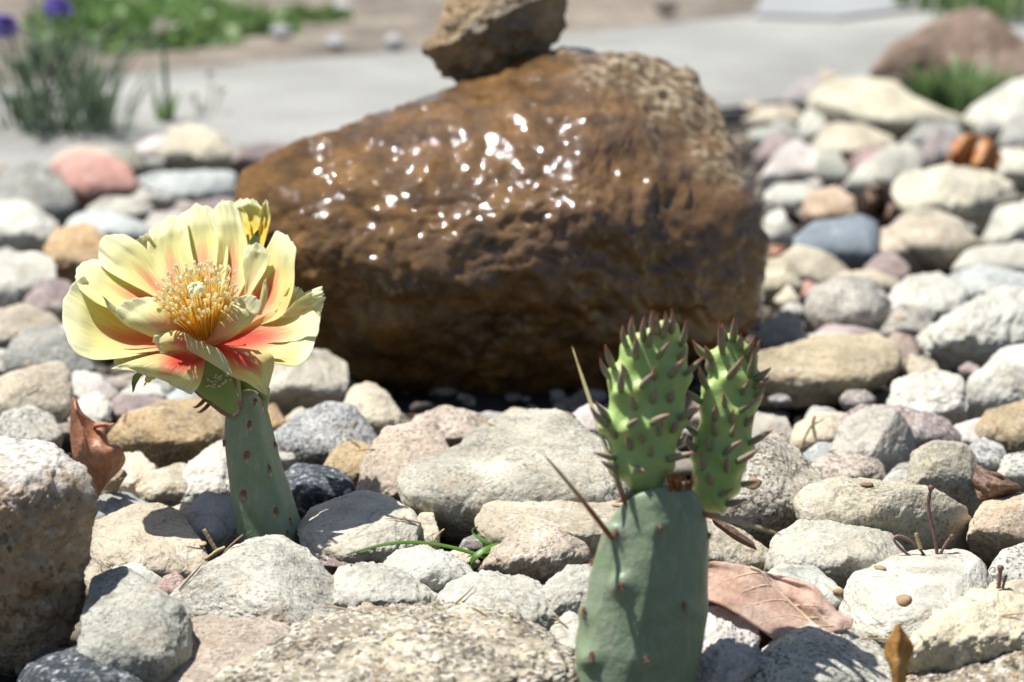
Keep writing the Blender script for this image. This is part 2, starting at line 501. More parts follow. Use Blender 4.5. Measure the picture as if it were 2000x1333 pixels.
# --- far right
st("cream stone at the top right of the wet boulder", "smooth", "CR", "1450,236 1490,214 1560,203 1575,232 1530,258 1458,264")
st("grey stone under the cream stone right of the wet boulder", "smooth", "PG", "1460,258 1530,240 1565,256 1550,285 1480,292", col2=(.4, .41, .38))
st("blurred mauve grey stone behind the cream stones at the path edge", "smooth", "MV", "1525,208 1560,163 1598,158 1606,205 1570,225", col2=(.42, .38, .38))
st("small tan blurred stone at the path edge, farthest back", "sand", "BG", "1588,180 1610,138 1644,150 1640,185 1610,195")
st("long cream flat stone in the upper right stones", "smooth", "CR", "1574,212 1600,174 1680,154 1752,164 1805,204 1885,234 1910,265 1860,295 1750,280 1640,255", lt=1.4, lb=-.6, yr=-.1, col2=(.60, .55, .43))
st("small white egg shaped stone left of the long cream stone", "smooth", "WH", "1561,242 1580,216 1606,228 1618,262 1595,295 1567,275")
st("flat cream stone with a brown underside in the upper right", "smooth", "CR", "1586,280 1620,244 1680,247 1738,273 1748,305 1700,335 1610,318")
st("mauve stone right beside the upper right of the wet boulder", "smooth", "MV", "1473,300 1510,259 1542,268 1556,300 1515,342 1482,332")
st("pale pinkish white stone right of the wet boulder", "smooth", "PW", "1484,350 1520,298 1555,276 1598,300 1606,340 1575,372 1500,375")
st("greenish grey egg shaped stone in the upper right", "sand", "OG", "1592,335 1600,293 1632,288 1658,340 1645,382 1608,375", col2=(.44, .44, .38))
st("plum stone behind the long diagonal grey stone", "smooth", "MV", "1645,330 1700,283 1738,300 1710,340 1665,350", col2=(.36, .24, .24))
st("long grey stone lying diagonally in the upper right", "smooth", "PG", "1640,376 1678,330 1740,284 1792,288 1800,322 1770,365 1710,385 1660,412", lb=-.5)
st("dark grey stone behind the speckled mauve stone", "smooth", "GR", "1760,282 1800,243 1862,238 1885,275 1810,312")
st("round speckled mauve stone left of the copper leaf", "granite", "MV", "1797,295 1830,253 1862,263 1872,312 1845,348 1808,335", col2=(.40, .33, .34))
st("large white stone at the upper right edge", "smooth", "WH", "1865,238 1930,195 1980,163 2050,148 2080,260 1990,300 1900,282", lt=1.3)
st("grey stone at the right edge above the white egg stone", "smooth", "PG", "1948,280 1985,212 2050,218 2060,305 1970,312", col2=(.42, .41, .39))
st("white egg shaped stone right of the copper leaf", "smooth", "WH", "1942,332 1955,294 1990,290 2035,310 2035,370 1970,378", col2=(.68, .65, .55))
st("blocky cream stone below the copper leaf", "quartz", "CR", "1752,375 1768,339 1850,331 1932,349 1975,370 1985,405 1940,465 1870,455 1800,430 1758,405", lt=1.2, cuts=4, col2=(.63, .58, .46))
st("flat white stone above the peach pebble", "smooth", "WH", "1493,385 1515,359 1560,360 1605,374 1602,405 1530,420")
st("peach coloured egg shaped pebble above the blue slate", "smooth", "PP", "1563,425 1583,379 1630,368 1668,390 1668,425 1625,458 1575,455", col2=(.62, .45, .32))
st("pale stone wedged against the right side of the wet boulder", "sand", "PG", "1485,480 1498,418 1522,404 1550,450 1545,495")
st("dark blue slate stone in the right hand stones", "slate", "BL", "1554,475 1600,438 1680,424 1710,440 1715,515 1685,545 1600,515", lt=1.5)
st("tan pink stone right of the dark blue slate", "smooth", "PP", "1691,475 1720,448 1790,443 1822,458 1838,505 1795,540 1730,535 1700,505", lb=-.5)
st("tan grey stone below the blocky cream stone", "sand", "BG", "1740,448 1778,411 1832,413 1872,438 1924,480 1915,512 1845,540 1785,490", lb=-.5)
st("pale stone cut by the right edge below the blocky cream stone", "smooth", "PG", "1918,478 1948,409 2040,388 2060,485 1975,505")
st("pale flat stone at the right edge with a soft shadow", "smooth", "PG", "1862,530 1898,489 1980,478 2060,488 2060,540 1945,555")
st("small mauve egg pebble under the tan pink stone", "smooth", "MV", "1680,540 1713,499 1747,498 1772,526 1757,568 1708,568")
st("cream tan stone below the dark blue slate", "sand", "CR", "1512,510 1560,481 1622,498 1665,535 1645,578 1560,578")
st("yellowish cream stone at the lower right side of the wet boulder", "smooth", "YL", "1484,550 1500,508 1548,513 1566,560 1548,598 1500,598")
st("flat tan stone under the small mauve egg pebble", "smooth", "BG", "1612,540 1700,528 1755,549 1768,582 1700,582 1640,568")
st("big grey speckled stone right of the dark shadow of the boulder", "granite", "PG", "1574,608 1588,560 1650,544 1712,549 1738,590 1735,650 1682,675 1596,662", lt=1.0, col2=(.46, .43, .39))
st("tiny brick red stone between two pale stones right of the boulder", "smooth", "PK", "1550,572 1573,548 1594,560 1590,590 1560,595")
st("tiny cream pebble at the upper edge of the boulder's shadow", "smooth", "CR", "1513,588 1538,558 1564,588 1545,610")
st("grey stone half in the boulder's shadow with one sunlit end", "smooth", "PG", "1462,675 1500,630 1540,608 1568,634 1558,678 1495,705", col2=(.42, .38, .32))
st("dark round stone in the shade right behind the young cactus pads", "dgranite", "DG", "1318,655 1343,600 1392,593 1424,620 1418,675 1350,690")
st("flat mauve stone under the big grey speckled stone", "smooth", "MV", "1588,660 1620,633 1680,643 1726,655 1650,685", col2=(.42, .34, .34))
st("pale stone behind the flat yellow tan stone", "smooth", "PG", "1522,700 1568,654 1640,653 1710,668 1650,710")
st("long flat yellow tan stone leaning beside the young cactus pads", "sand", "YL", "1440,705 1500,684 1600,667 1712,661 1747,684 1751,707 1712,748 1600,788 1500,793 1448,772", lt=1.9, lb=-.4, yr=-.12, sub=7, cuts=1, col2=(.52, .43, .29), dz=.0)
st("rough white stone behind the large rough white stone", "quartz", "WH", "1730,590 1778,544 1832,539 1884,570 1880,632 1835,655 1768,655 1742,620")
st("pale bluish stone at the right edge above the large rough white stone", "smooth", "BP", "1842,540 1920,523 2005,538 2040,595 1950,620 1878,605")
st("large rough white stone at the right", "quartz", "WH", "1816,690 1828,640 1900,599 1960,568 2025,588 2050,655 1975,705 1900,738 1845,725", lt=1.1, rough=.05, sub=7)
st("small grey stone left of the large rough white stone", "granite", "PG", "1722,650 1758,599 1802,603 1826,640 1808,680 1750,682", col2=(.42, .39, .35))
st("brownish mauve stone behind the right end of the flat yellow tan stone", "smooth", "MV", "1690,710 1748,653 1794,664 1792,722 1742,755", col2=(.33, .25, .21))
st("small whitish stone in front of the small grey stone at right", "quartz", "WH", "1788,662 1820,634 1854,660 1840,702 1798,696")
st("round white stone right of the flat yellow tan stone", "quartz", "WH", "1733,798 1758,750 1820,723 1873,744 1890,792 1876,845 1800,852 1744,828", lt=1.1, col2=(.66, .63, .57))
st("white stone at the right edge beside the round white stone", "smooth", "WH", "1885,810 1898,740 1950,693 2015,678 2070,740 2060,815 1955,848 1900,840", lt=1.0)
st("cream wedge shaped stone above the round white stone", "smooth", "CR", "1764,750 1778,693 1824,708 1838,738 1805,765")
st("brown tan stone at the right edge", "sand", "TN", "1905,850 1928,804 2000,785 2070,798 2070,895 1972,908 1915,885", col2=(.44, .34, .21))
st("pale pinkish stone behind the brown tan stone", "smooth", "PW", "1848,872 1868,834 1922,818 1940,865 1905,898")
st("pinkish mauve granite stone behind the stone with a dark facet", "granite", "MV", "1634,840 1678,794 1760,798 1842,818 1876,868 1850,908 1750,900 1656,865", col2=(.46, .37, .36))
st("grey stone with one dark facet on its right side", "smooth", "PG", "1622,900 1648,840 1688,804 1742,808 1795,860 1808,903 1765,935 1700,950 1645,940", lt=1.0, fixed=[((.95, -.15, .5), .38)], cuts=1, sub=7, col2=(.52, .48, .43))
st("cream stone under the dry tan twig", "smooth", "CR", "1542,880 1558,829 1600,809 1663,809 1680,855 1640,895 1570,900")
st("small blue grey stone below the dry tan twig", "smooth", "BP", "1550,900 1600,869 1655,869 1660,915 1595,930", col2=(.44, .46, .46))
st("speckled pinkish stone in front of the stone with a dark facet", "granite", "PP", "1568,930 1620,889 1680,882 1723,908 1732,955 1690,972 1600,970", col2=(.60, .50, .42))
st("small grey granite stone left of the upright yellowish stone", "granite", "GR", "1718,950 1758,908 1802,903 1805,960 1745,975", col2=(.42, .40, .36))
st("upright yellowish stone with a dark round front facet", "sand", "YL", "1768,965 1788,890 1830,870 1882,876 1914,920 1940,975 1910,1030 1820,1025 1775,1000", lt=.9, lb=-.4, yr=.25, sub=7, col2=(.53, .48, .38), fixed=[((.2, -.35, .9), .5)], cuts=2)
st("small grey granite stone behind the upright yellowish stone", "granite", "GR", "1874,890 1918,857 1958,868 1962,905 1935,940 1892,925", col2=(.44, .44, .43))
st("white speckled stone at the right edge above the dark leaf", "granite", "WH", "1948,928 1968,893 2050,878 2060,955 1980,960")
st("large yellowish stone with a shaded right half behind the twigs", "sand", "YL", "1562,990 1588,958 1660,943 1760,953 1832,973 1893,1003 1916,1060 1912,1110 1850,1130 1700,1085 1595,1032", lt=.9, lb=-.2, yr=.2, sub=7, fixed=[((.75, -.25, .6), .3)], cuts=1, col2=(.55, .50, .39))
st("pinkish tan stone at the right edge beside the twigs", "sand", "PP", "1888,1050 1918,985 1980,963 2070,958 2070,1070 1985,1125 1925,1120", lt=1.0, col2=(.55, .43, .32))
st("large grey beige stone behind the right young cactus pad", "granite", "BG", "1370,905 1450,868 1522,853 1562,888 1614,950 1580,1005 1505,1080 1440,1075 1385,990", lt=1.0, lb=-.3, sub=7, col2=(.48, .43, .36))
st("pale round stone right behind the right young cactus pad", "smooth", "PG", "1440,860 1478,808 1532,818 1555,868 1505,888", col2=(.50, .46, .40))
st("white stone wedged left of the large yellowish stone", "smooth", "WH", "1500,1040 1538,998 1572,983 1606,1010 1580,1055")
st("grey beige stone with a dark shadow on its front, right of the cactus", "smooth", "PG", "1500,1120 1518,1040 1580,1013 1652,1028 1742,1048 1776,1086 1745,1150 1640,1170 1550,1150", lt=1.2, lb=-.7, yr=0, sub=7, col2=(.52, .50, .43))
st("beige stone emerging right of the large cactus pad", "sand", "BG", "1350,1090 1380,1018 1432,1028 1502,1074 1526,1102 1500,1140 1400,1138", lb=-.6)
st("pale grey cobble behind the big pinkish dead leaf", "smooth", "PG", "1480,1140 1528,1104 1592,1113 1645,1160 1650,1215 1560,1240 1495,1200", lt=1.2, col2=(.56, .56, .51))
st("biggest pale grey cobble in the lower right", "smooth", "PG", "1634,1190 1678,1119 1800,1079 1872,1076 1933,1108 1952,1150 1915,1215 1830,1275 1720,1290 1650,1245", lt=1.8, lb=0, yr=-.5, sub=7, col2=(.56, .54, .48))
st("white stone at the right edge beside the small stalks", "granite", "WH", "1920,1145 1958,1080 2040,1048 2070,1160 1985,1190")
st("cream yellow quartz rock in the lower right corner", "quartz", "CR", "1755,1285 1818,1220 1900,1158 2015,1128 2090,1180 2080,1275 1900,1320 1790,1335", lt=1.7, rough=.05, sub=7, col2=(.66, .58, .43))
st("black and gold speckled granite rock in the bottom right corner", "gneiss", "CR", "1755,1350 1828,1280 1920,1249 2015,1223 2100,1258 2110,1410 1950,1440 1800,1430", lt=1.6, rough=.05, rfreq=6, sub=7, col2=(.48, .40, .29))
st("bottom stone dappled by the shadow of the young cactus pads", "granite", "PG", "1405,1350 1478,1290 1530,1238 1600,1213 1692,1238 1745,1300 1752,1360 1650,1420 1480,1410", lt=1.4, rough=.02, sub=7)
st("rough white pink stone touching the right of the large cactus pad", "quartz", "PW", "1320,1310 1365,1200 1420,1188 1473,1230 1482,1300 1440,1350 1390,1410 1330,1400", rough=.06, sub=7)
st("small pale stone at the upper edge of the big pinkish dead leaf", "smooth", "PG", "1366,1108 1400,1084 1445,1100 1445,1130 1390,1130")

M["crust"] = stone_mat("sunlit_crusty_rock", dark=.6, dcol=(.10, .075, .055), dpos=(.57, .64), dscale=330, light=.6, lcol=(.80, .77, .72), stain=.55, scol=(.36, .23, .13), bumpd=.0026, bscale=210, pits=.5)
GROUP = "river stones covering the ground"
STONE_HIT = []
for i, (label, mat, colk, pts, k) in enumerate(S):
    k = dict(k)
    col = k.pop("col2", CC[colk])
    dz = k.pop("dz", 0.0)
    P = np.array(pts)
    P = P.mean(0) + (P - P.mean(0)) * (1.09, 1.12)
    y1, y0 = P[:, 1].max(), P[:, 1].min()
    D0 = gdepth(min(y1, 1380) - 0.12 * (y1 - y0)) + 0.010 + dz
    if y0 < 480 and "sub" not in k:
        k["sub"] = 5
    if mat in ("quartz", "gneiss"):
        k.setdefault("rough", 0.04)
    W, f, C, size = solid_from_outline(P, D0, seed=100 + i, **k)
    ob = mesh_obj("river_stone", W, f, M[mat], origin=C)
    ob.color = (col[0] * .96, col[1] * .955, col[2] * .905, 1)
    tag(ob, label, "stone", GROUP)

def sunlit_crust_mat():  # crusty rock with sunlit white top and shaded brown front painted in
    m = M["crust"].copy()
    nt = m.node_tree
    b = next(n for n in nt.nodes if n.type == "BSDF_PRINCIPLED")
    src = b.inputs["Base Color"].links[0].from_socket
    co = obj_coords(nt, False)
    c = mixc(nt, 1.0, src, (.74, .64, .52), "MULTIPLY")  # brown tint puts the front's shade into the colour
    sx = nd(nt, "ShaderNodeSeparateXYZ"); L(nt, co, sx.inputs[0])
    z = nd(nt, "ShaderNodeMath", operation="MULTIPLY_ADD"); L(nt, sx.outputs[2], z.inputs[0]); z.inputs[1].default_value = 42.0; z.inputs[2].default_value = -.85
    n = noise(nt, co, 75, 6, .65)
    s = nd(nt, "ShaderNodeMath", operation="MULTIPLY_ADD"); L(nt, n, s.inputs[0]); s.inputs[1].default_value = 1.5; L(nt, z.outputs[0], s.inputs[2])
    k = ramp(nt, s.outputs[0], [(.5, 0), (.85, .9)]).outputs[0]  # height mask for the painted sunlit white
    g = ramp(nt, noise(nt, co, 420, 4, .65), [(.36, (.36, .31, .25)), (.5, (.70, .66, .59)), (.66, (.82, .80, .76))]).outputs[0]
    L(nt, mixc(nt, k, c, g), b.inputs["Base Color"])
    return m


# the rough rock at the left edge
PL = np.array([(-190, 1000), (-150, 890), (-40, 852), (60, 853), (130, 878), (186, 920), (188, 955), (180, 1030), (172, 1110), (166, 1180), (132, 1255), (60, 1315), (-60, 1345), (-170, 1250)], float)
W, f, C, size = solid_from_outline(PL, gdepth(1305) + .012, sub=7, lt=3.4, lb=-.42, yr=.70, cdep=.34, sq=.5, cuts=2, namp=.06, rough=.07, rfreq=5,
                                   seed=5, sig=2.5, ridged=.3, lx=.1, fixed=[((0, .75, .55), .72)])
ob = mesh_obj("rough_rock", W, f, sunlit_crust_mat(), origin=C)
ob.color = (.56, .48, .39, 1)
tag(ob, "large rough rock with a crusty top painted sunlit white, cut by the left edge of the picture", "rock")
# ------------------------------------------------------------------ wet boulder and the rock on it
def wet_mat():
    m, nt, b, out = new_mat("wet_brown_rock")
    co = obj_coords(nt, False)
    mp = nd(nt, "ShaderNodeMapping")
    mp.inputs["Scale"].default_value = (1.0, 1.0, 1.7)
    mp.inputs["Rotation"].default_value = (0.2, 0.35, 0.1)
    L(nt, co, mp.inputs["Vector"])
    n1 = noise(nt, mp.outputs[0], 38, 8, 0.66, 0.5)
    c1 = ramp(nt, n1, [(0.28, (.11, .058, .020)), (0.42, (.17, .088, .028)), (0.54, (.27, .135, .038)), (0.68, (.42, .225, .065)), (0.82, (.36, .26, .14))]).outputs[0]
    n2 = noise(nt, co, 130, 6, 0.7)
    r2 = ramp(nt, n2, [(0.36, 0.6), (0.62, 1.2)]).outputs[0]
    c = mixc(nt, 1.0, c1, r2, "MULTIPLY")
    c = mixc(nt, 1.0, c, (.70, .70, .66), "MULTIPLY")
    n5 = noise(nt, co, 16, 4, 0.6)
    r5 = ramp(nt, n5, [(0.50, 0.0), (0.62, 0.6)]).outputs[0]
    c = mixc(nt, r5, c, (.14, .075, .032))
    # drier pale crust on the right shoulder
    sx = nd(nt, "ShaderNodeSeparateXYZ"); L(nt, co, sx.inputs[0])
    a = nd(nt, "ShaderNodeMath", operation="MULTIPLY_ADD"); L(nt, sx.outputs[0], a.inputs[0]); a.inputs[1].default_value = 9.0
    zz = nd(nt, "ShaderNodeMath", operation="MULTIPLY_ADD"); L(nt, sx.outputs[2], zz.inputs[0]); zz.inputs[1].default_value = 13.0; zz.inputs[2].default_value = -0.95
    L(nt, zz.outputs[0], a.inputs[2])
    n3 = noise(nt, co, 60, 5, 0.6)
    s = nd(nt, "ShaderNodeMath", operation="MULTIPLY_ADD"); L(nt, n3, s.inputs[0]); s.inputs[1].default_value = 1.1; L(nt, a.outputs[0], s.inputs[2])
    dry = ramp(nt, s.outputs[0], [(0.52, 0.0), (0.85, 1.0)]).outputs[0]
    n4 = noise(nt, co, 210, 5, 0.65)
    dc = ramp(nt, n4, [(0.38, (.05, .035, .022)), (0.5, (.26, .19, .11)), (0.62, (.50, .41, .29))]).outputs[0]
    c = mixc(nt, dry, c, dc)
    L(nt, c, b.inputs["Base Color"])
    b.inputs["Roughness"].default_value = 0.38
    b.inputs["Specular IOR Level"].default_value = 0.12
    h1 = noise(nt, co, 120, 9, 0.68)
    nb = bump(nt, h1, 1.0, 0.0024)
    L(nt, nb, b.inputs["Normal"])
    # the running water film
    inv = nd(nt, "ShaderNodeMath", operation="SUBTRACT"); inv.inputs[0].default_value = 1.0; L(nt, dry, inv.inputs[1])
    wl = nd(nt, "ShaderNodeMath", operation="MULTIPLY_ADD"); L(nt, sx.outputs[0], wl.inputs[0]); wl.inputs[1].default_value = 22.0; wl.inputs[2].default_value = 2.0
    wn_ = nd(nt, "ShaderNodeMath", operation="ADD"); wn_.use_clamp = True; L(nt, wl.outputs[0], wn_.inputs[0])
    nw = nd(nt, "ShaderNodeMath", operation="SUBTRACT"); L(nt, n3, nw.inputs[0]); nw.inputs[1].default_value = .5; L(nt, nw.outputs[0], wn_.inputs[1])
    wt = nd(nt, "ShaderNodeMath", operation="MULTIPLY"); L(nt, inv.outputs[0], wt.inputs[0]); L(nt, wn_.outputs[0], wt.inputs[1])
    L(nt, wt.outputs[0], b.inputs["Coat Weight"])
    b.inputs["Coat Roughness"].default_value = 0.045
    b.inputs["Coat IOR"].default_value = 1.55
    h2 = noise(nt, co, 480, 0.0, 0.4)
    h3 = noise(nt, co, 265, 2, 0.45)
    hs = nd(nt, "ShaderNodeMath", operation="MULTIPLY_ADD"); L(nt, h3, hs.inputs[0]); hs.inputs[1].default_value = 7.0; L(nt, h2, hs.inputs[2])
    L(nt, bump(nt, hs.outputs[0], 1.0, 0.00014), b.inputs["Coat Normal"])
    return m


PB = np.array([(455, 395), (490, 338), (556, 274), (676, 222), (800, 164), (900, 126), (1000, 98), (1120, 72), (1200, 68), (1300, 96), (1395, 118),
               (1435, 200), (1480, 280), (1503, 400), (1498, 520), (1478, 620), (1400, 700), (1260, 770), (1130, 812), (950, 815), (800, 802),
               (675, 752), (580, 672), (530, 585), (482, 492), (458, 435)], float)
DB = gdepth(800) + .06
W, f, C, size = solid_from_outline(PB, DB, sub=7, lt=.95, lb=-.48, yr=.10, cdep=.42, sq=.62, cuts=0, namp=.055, nfreq=1.9, rough=.042, rfreq=6,
                                   seed=21, sig=2.5, fixed=[((-.25, .62, .75), .62), ((.8, .25, .6), .62)], ridged=.3, lx=-.05)
boulder = mesh_obj("wet_boulder", W, f, wet_mat(), origin=C)
tag(boulder, "large wet brown boulder glittering with water in the middle of the stones", "boulder")
BT = BVHTree.FromPolygons([tuple(x) for x in W], [tuple(int(i) for i in q) for q in f])


def rock_mat():
    m, nt, b, out = new_mat("ochre_rock")
    co = obj_coords(nt, False)
    n1 = noise(nt, co, 70, 8, 0.68, 0.4)
    c = ramp(nt, n1, [(0.3, (.07, .05, .03)), (0.43, (.26, .175, .09)), (0.54, (.46, .32, .17)), (0.7, (.54, .45, .32))]).outputs[0]
    n2 = noise(nt, co, 45, 4, 0.6)
    r = ramp(nt, n2, [(0.55, 0.0), (0.7, 0.6)]).outputs[0]
    c = mixc(nt, r, c, (.34, .15, .05))
    n3 = noise(nt, co, 30, 3, 0.6)
    r3 = ramp(nt, n3, [(0.5, 0.0), (0.62, 0.55)]).outputs[0]
    c = mixc(nt, r3, c, (.17, .18, .17))
    L(nt, c, b.inputs["Base Color"])
    b.inputs["Roughness"].default_value = 0.75
    L(nt, bump(nt, noise(nt, co, 140, 9, 0.68), 1.0, 0.004), b.inputs["Normal"])
    return m


PT = np.array([(817, 95), (845, 40), (865, -10), (900, -60), (1000, -95), (1090, -70), (1118, -10), (1120, 30), (1105, 80), (1050, 120), (960, 152), (900, 175), (855, 172), (835, 125)], float)
hit = BT.ray_cast(Vector(CAM), Vector(ray(930, 165)).normalized())
DT = (np.array(hit[0]) - CAM) @ FWD if hit[0] is not None else DB
W, f, C, size = solid_from_outline(PT, DT + .02, sub=6, lt=.25, lb=.12, yr=0, cdep=.85, sq=.8, cuts=0, namp=.10, rough=.09, rfreq=4.5, seed=12, sig=2.0,
                                   ridged=.4, fixed=[((-.62, .42, .66), .48), ((.6, -.5, .65), .42), ((-.15, -.8, .6), .6), ((.1, .6, .8), .6)])
ob = mesh_obj("balanced_rock", W, f, rock_mat(), origin=C)
tag(ob, "ochre angular rock balanced on top of the wet boulder", "rock")
# ------------------------------------------------------------------ ground, path, daylight
def ground_mat():
    m, nt, b, out = new_mat("soil_and_grit")
    co = obj_coords(nt, False)
    g = noise(nt, co, 160, 6, .7)
    c = ramp(nt, g, [(0.2, (.02, .016, .012)), (0.5, (.04, .03, .022)), (0.8, (.065, .05, .036)), (0.95, (.12, .10, .08))]).outputs[0]
    n = noise(nt, co, 3.5, 5, 0.6)
    r = ramp(nt, n, [(0.35, 0.55), (0.65, 1.25)]).outputs[0]
    c = mixc(nt, 1.0, c, r, "MULTIPLY")
    L(nt, c, b.inputs["Base Color"])
    b.inputs["Roughness"].default_value = 0.95
    L(nt, bump(nt, g, 1.0, 0.004), b.inputs["Normal"])
    return m


def path_mat():
    m, nt, b, out = new_mat("concrete")
    co = obj_coords(nt, False)
    n = noise(nt, co, 8, 6, 0.6)
    c = ramp(nt, n, [(0.3, (.285, .28, .255)), (0.7, (.36, .355, .325))]).outputs[0]
    c = mixc(nt, 1.0, c, ramp(nt, noise(nt, co, 2.2, 6, .65, .5), [(.36, .74), (.6, 1.06)]).outputs[0], 'MULTIPLY')
    g = noise(nt, co, 260, 3, 0.6)
    r = ramp(nt, g, [(0.35, 0.75), (0.65, 1.15)]).outputs[0]
    c = mixc(nt, 1.0, c, r, "MULTIPLY")
    L(nt, c, b.inputs["Base Color"])
    b.inputs["Roughness"].default_value = 0.9
    L(nt, bump(nt, g, 0.5, 0.001), b.inputs["Normal"])
    return m


def grid_sheet(name, x0, x1, y0, y1, nx, ny, zf, mat):
    xs, ys = np.linspace(x0, x1, nx), np.linspace(y0, y1, ny)
    X, Y = np.meshgrid(xs, ys)
    p = np.stack([X.ravel(), Y.ravel(), np.zeros(X.size)], 1)
    p[:, 2] = zf(p)
    i = np.arange(nx * ny).reshape(ny, nx)
    f = np.stack([i[:-1, :-1].ravel(), i[:-1, 1:].ravel(), i[1:, 1:].ravel(), i[1:, :-1].ravel()], 1)
    return mesh_obj(name, p, f, mat, origin=(0, 0, 0))


def gz(p):
    near = np.clip((2.6 - p[:, 1]) / 1.0, 0, 1)
    return -0.009 - 0.001 * near + 0.004 * fbm(p * 14, 4, 3) * np.clip(1 - np.abs(p[:, 1] - 1.2) / 6, 0, 1)


GM = ground_mat()
# one sheet: fine near the camera, reaching the horizon
def ground():
    ys = np.concatenate([np.linspace(-1.5, 3.6, 260), np.geomspace(3.7, 300, 30)])
    xs = np.concatenate([-np.geomspace(200, 1.6, 25), np.linspace(-1.5, 1.5, 160), np.geomspace(1.6, 200, 25)])
    X, Y = np.meshgrid(xs, ys)
    p = np.stack([X.ravel(), Y.ravel(), np.zeros(X.size)], 1)
    p[:, 2] = gz(p)
    nx, ny = len(xs), len(ys)
    i = np.arange(nx * ny).reshape(ny, nx)
    f = np.stack([i[:-1, :-1].ravel(), i[:-1, 1:].ravel(), i[1:, 1:].ravel(), i[1:, :-1].ravel()], 1)
    tag(mesh_obj("ground", p, f, GM), kind="structure")
ground()


def slab_from_px(name, px, mat, ztop, thick):
    pts = [gpt(x, y, ztop) for x, y in px]
    bm = bmesh.new()
    top = [bm.verts.new((p[0], p[1], ztop)) for p in pts]
    bot = [bm.verts.new((p[0], p[1], ztop - thick)) for p in pts]
    bm.faces.new(top)
    bm.faces.new(bot[::-1])
    n = len(pts)
    for k in range(n):
        bm.faces.new((top[k], bot[k], bot[(k + 1) % n], top[(k + 1) % n]))
    bmesh.ops.recalc_face_normals(bm, faces=bm.faces)
    bmesh.ops.bevel(bm, geom=[e for e in bm.edges if abs(e.verts[0].co.z - e.verts[1].co.z) < 1e-6 and e.verts[0].co.z > ztop - 1e-4], offset=0.004, segments=2, affect="EDGES")
    me = bpy.data.meshes.new(name)
    bm.to_mesh(me); bm.free()
    me.materials.append(mat)
    o = bpy.data.objects.new(name, me); COL.objects.link(o)
    return o


m, nt, b, out = new_mat("bare_soil")
co = obj_coords(nt, False)
c = ramp(nt, noise(nt, co, 30, 6, .65), [(.3, (.16, .13, .10)), (.5, (.27, .225, .175)), (.68, (.38, .33, .27))]).outputs[0]
r = ramp(nt, noise(nt, co, 5, 4, .6), [(.38, .6), (.62, 1.15)]).outputs[0]
c = mixc(nt, 1.0, c, r, "MULTIPLY")
L(nt, c, b.inputs["Base Color"]); b.inputs["Roughness"].default_value = .95
L(nt, bump(nt, noise(nt, co, 60, 8, .65), 1.0, .01), b.inputs["Normal"])
def bz(p):
    return -.004 + .004 * fbm(p * 9, 4, 9)
tag(grid_sheet("soil_bed", -4.0, 4.5, 2.05, 7.0, 140, 90, bz, m), kind="structure")
# grit filling the spaces under and between the stones
def grit():
    rng = np.random.default_rng(77)
    n = 15000
    v, f = ico(2)
    x = rng.uniform(-.8, .85, n); y = rng.uniform(.42, 1.75, n)
    ok = (np.hypot(x - .02, (y - 1.02)) > .0)
    r = rng.uniform(.0022, .0065, n) * rng.uniform(.7, 1.2, n)
    sc = rng.uniform(.6, 1.25, (n, 3)) * np.array([1, 1, .65])
    a = rng.uniform(0, 2 * math.pi, n)
    c, s = np.cos(a), np.sin(a)
    q = v[None] * (1 + .16 * rng.normal(size=(n, len(v)))[:, :, None]) * (sc * r[:, None])[:, None, :]
    X = q[:, :, 0] * c[:, None] - q[:, :, 1] * s[:, None] + x[:, None]
    Y = q[:, :, 0] * s[:, None] + q[:, :, 1] * c[:, None] + y[:, None]
    base = gz(np.stack([x, y, np.zeros(n)], 1)) + r * .25 + rng.uniform(0, .003, n)
    Z = q[:, :, 2] + base[:, None]
    W = np.stack([X.ravel(), Y.ravel(), Z.ravel()], 1)
    Fc = (f[None] + (np.arange(n) * len(v))[:, None, None]).reshape(-1, 3)
    m, nt, b, out = new_mat("grit")
    at_ = nd(nt, "ShaderNodeAttribute"); at_.attribute_name = "tone"
    cc = ramp(nt, at_.outputs["Fac"], [(0, (.07, .06, .05)), (.3, (.16, .13, .10)), (.55, (.24, .21, .17)), (.8, (.30, .24, .17)), (1, (.38, .36, .32))]).outputs[0]
    nn = noise(nt, obj_coords(nt, False), 500, 4, .6)
    cc = mixc(nt, 1.0, cc, ramp(nt, nn, [(.3, .7), (.7, 1.15)]).outputs[0], "MULTIPLY")
    L(nt, cc, b.inputs["Base Color"]); b.inputs["Roughness"].default_value = .9
    o = mesh_obj("gravel_grit", W, Fc, m)
    at2 = o.data.attributes.new("tone", "FLOAT", "POINT")
    at2.data.foreach_set("value", np.repeat(rng.random(n), len(v)).astype(np.float32))
    tag(o, "fine brown and grey grit lying in the gaps between the river stones", "gravel", kind="stuff")
grit()

PM = path_mat()
tag(slab_from_px("path", [(-1300, 420), (-1100, 262), (200, 148), (720, 106), (1400, 36), (1760, 0), (3000, -90), (3000, 60), (1560, 195), (700, 290), (0, 345)], PM, 0.004, 0.05), kind="structure")

m, nt, b, out = new_mat("blue_grey_slab")
co = obj_coords(nt, False)
c = ramp(nt, noise(nt, co, 12, 5), [(0.3, (.26, .265, .265)), (0.7, (.33, .335, .335))]).outputs[0]
L(nt, c, b.inputs["Base Color"]); b.inputs["Roughness"].default_value = .8
o = slab_from_px("edging_slab", [(1470, 28), (1500, -35), (1800, -48), (1800, 14), (1640, 34)], m, 0.008, 0.06)
tag(o, "blue grey edging slab lying beyond the path at the top right", "slab")

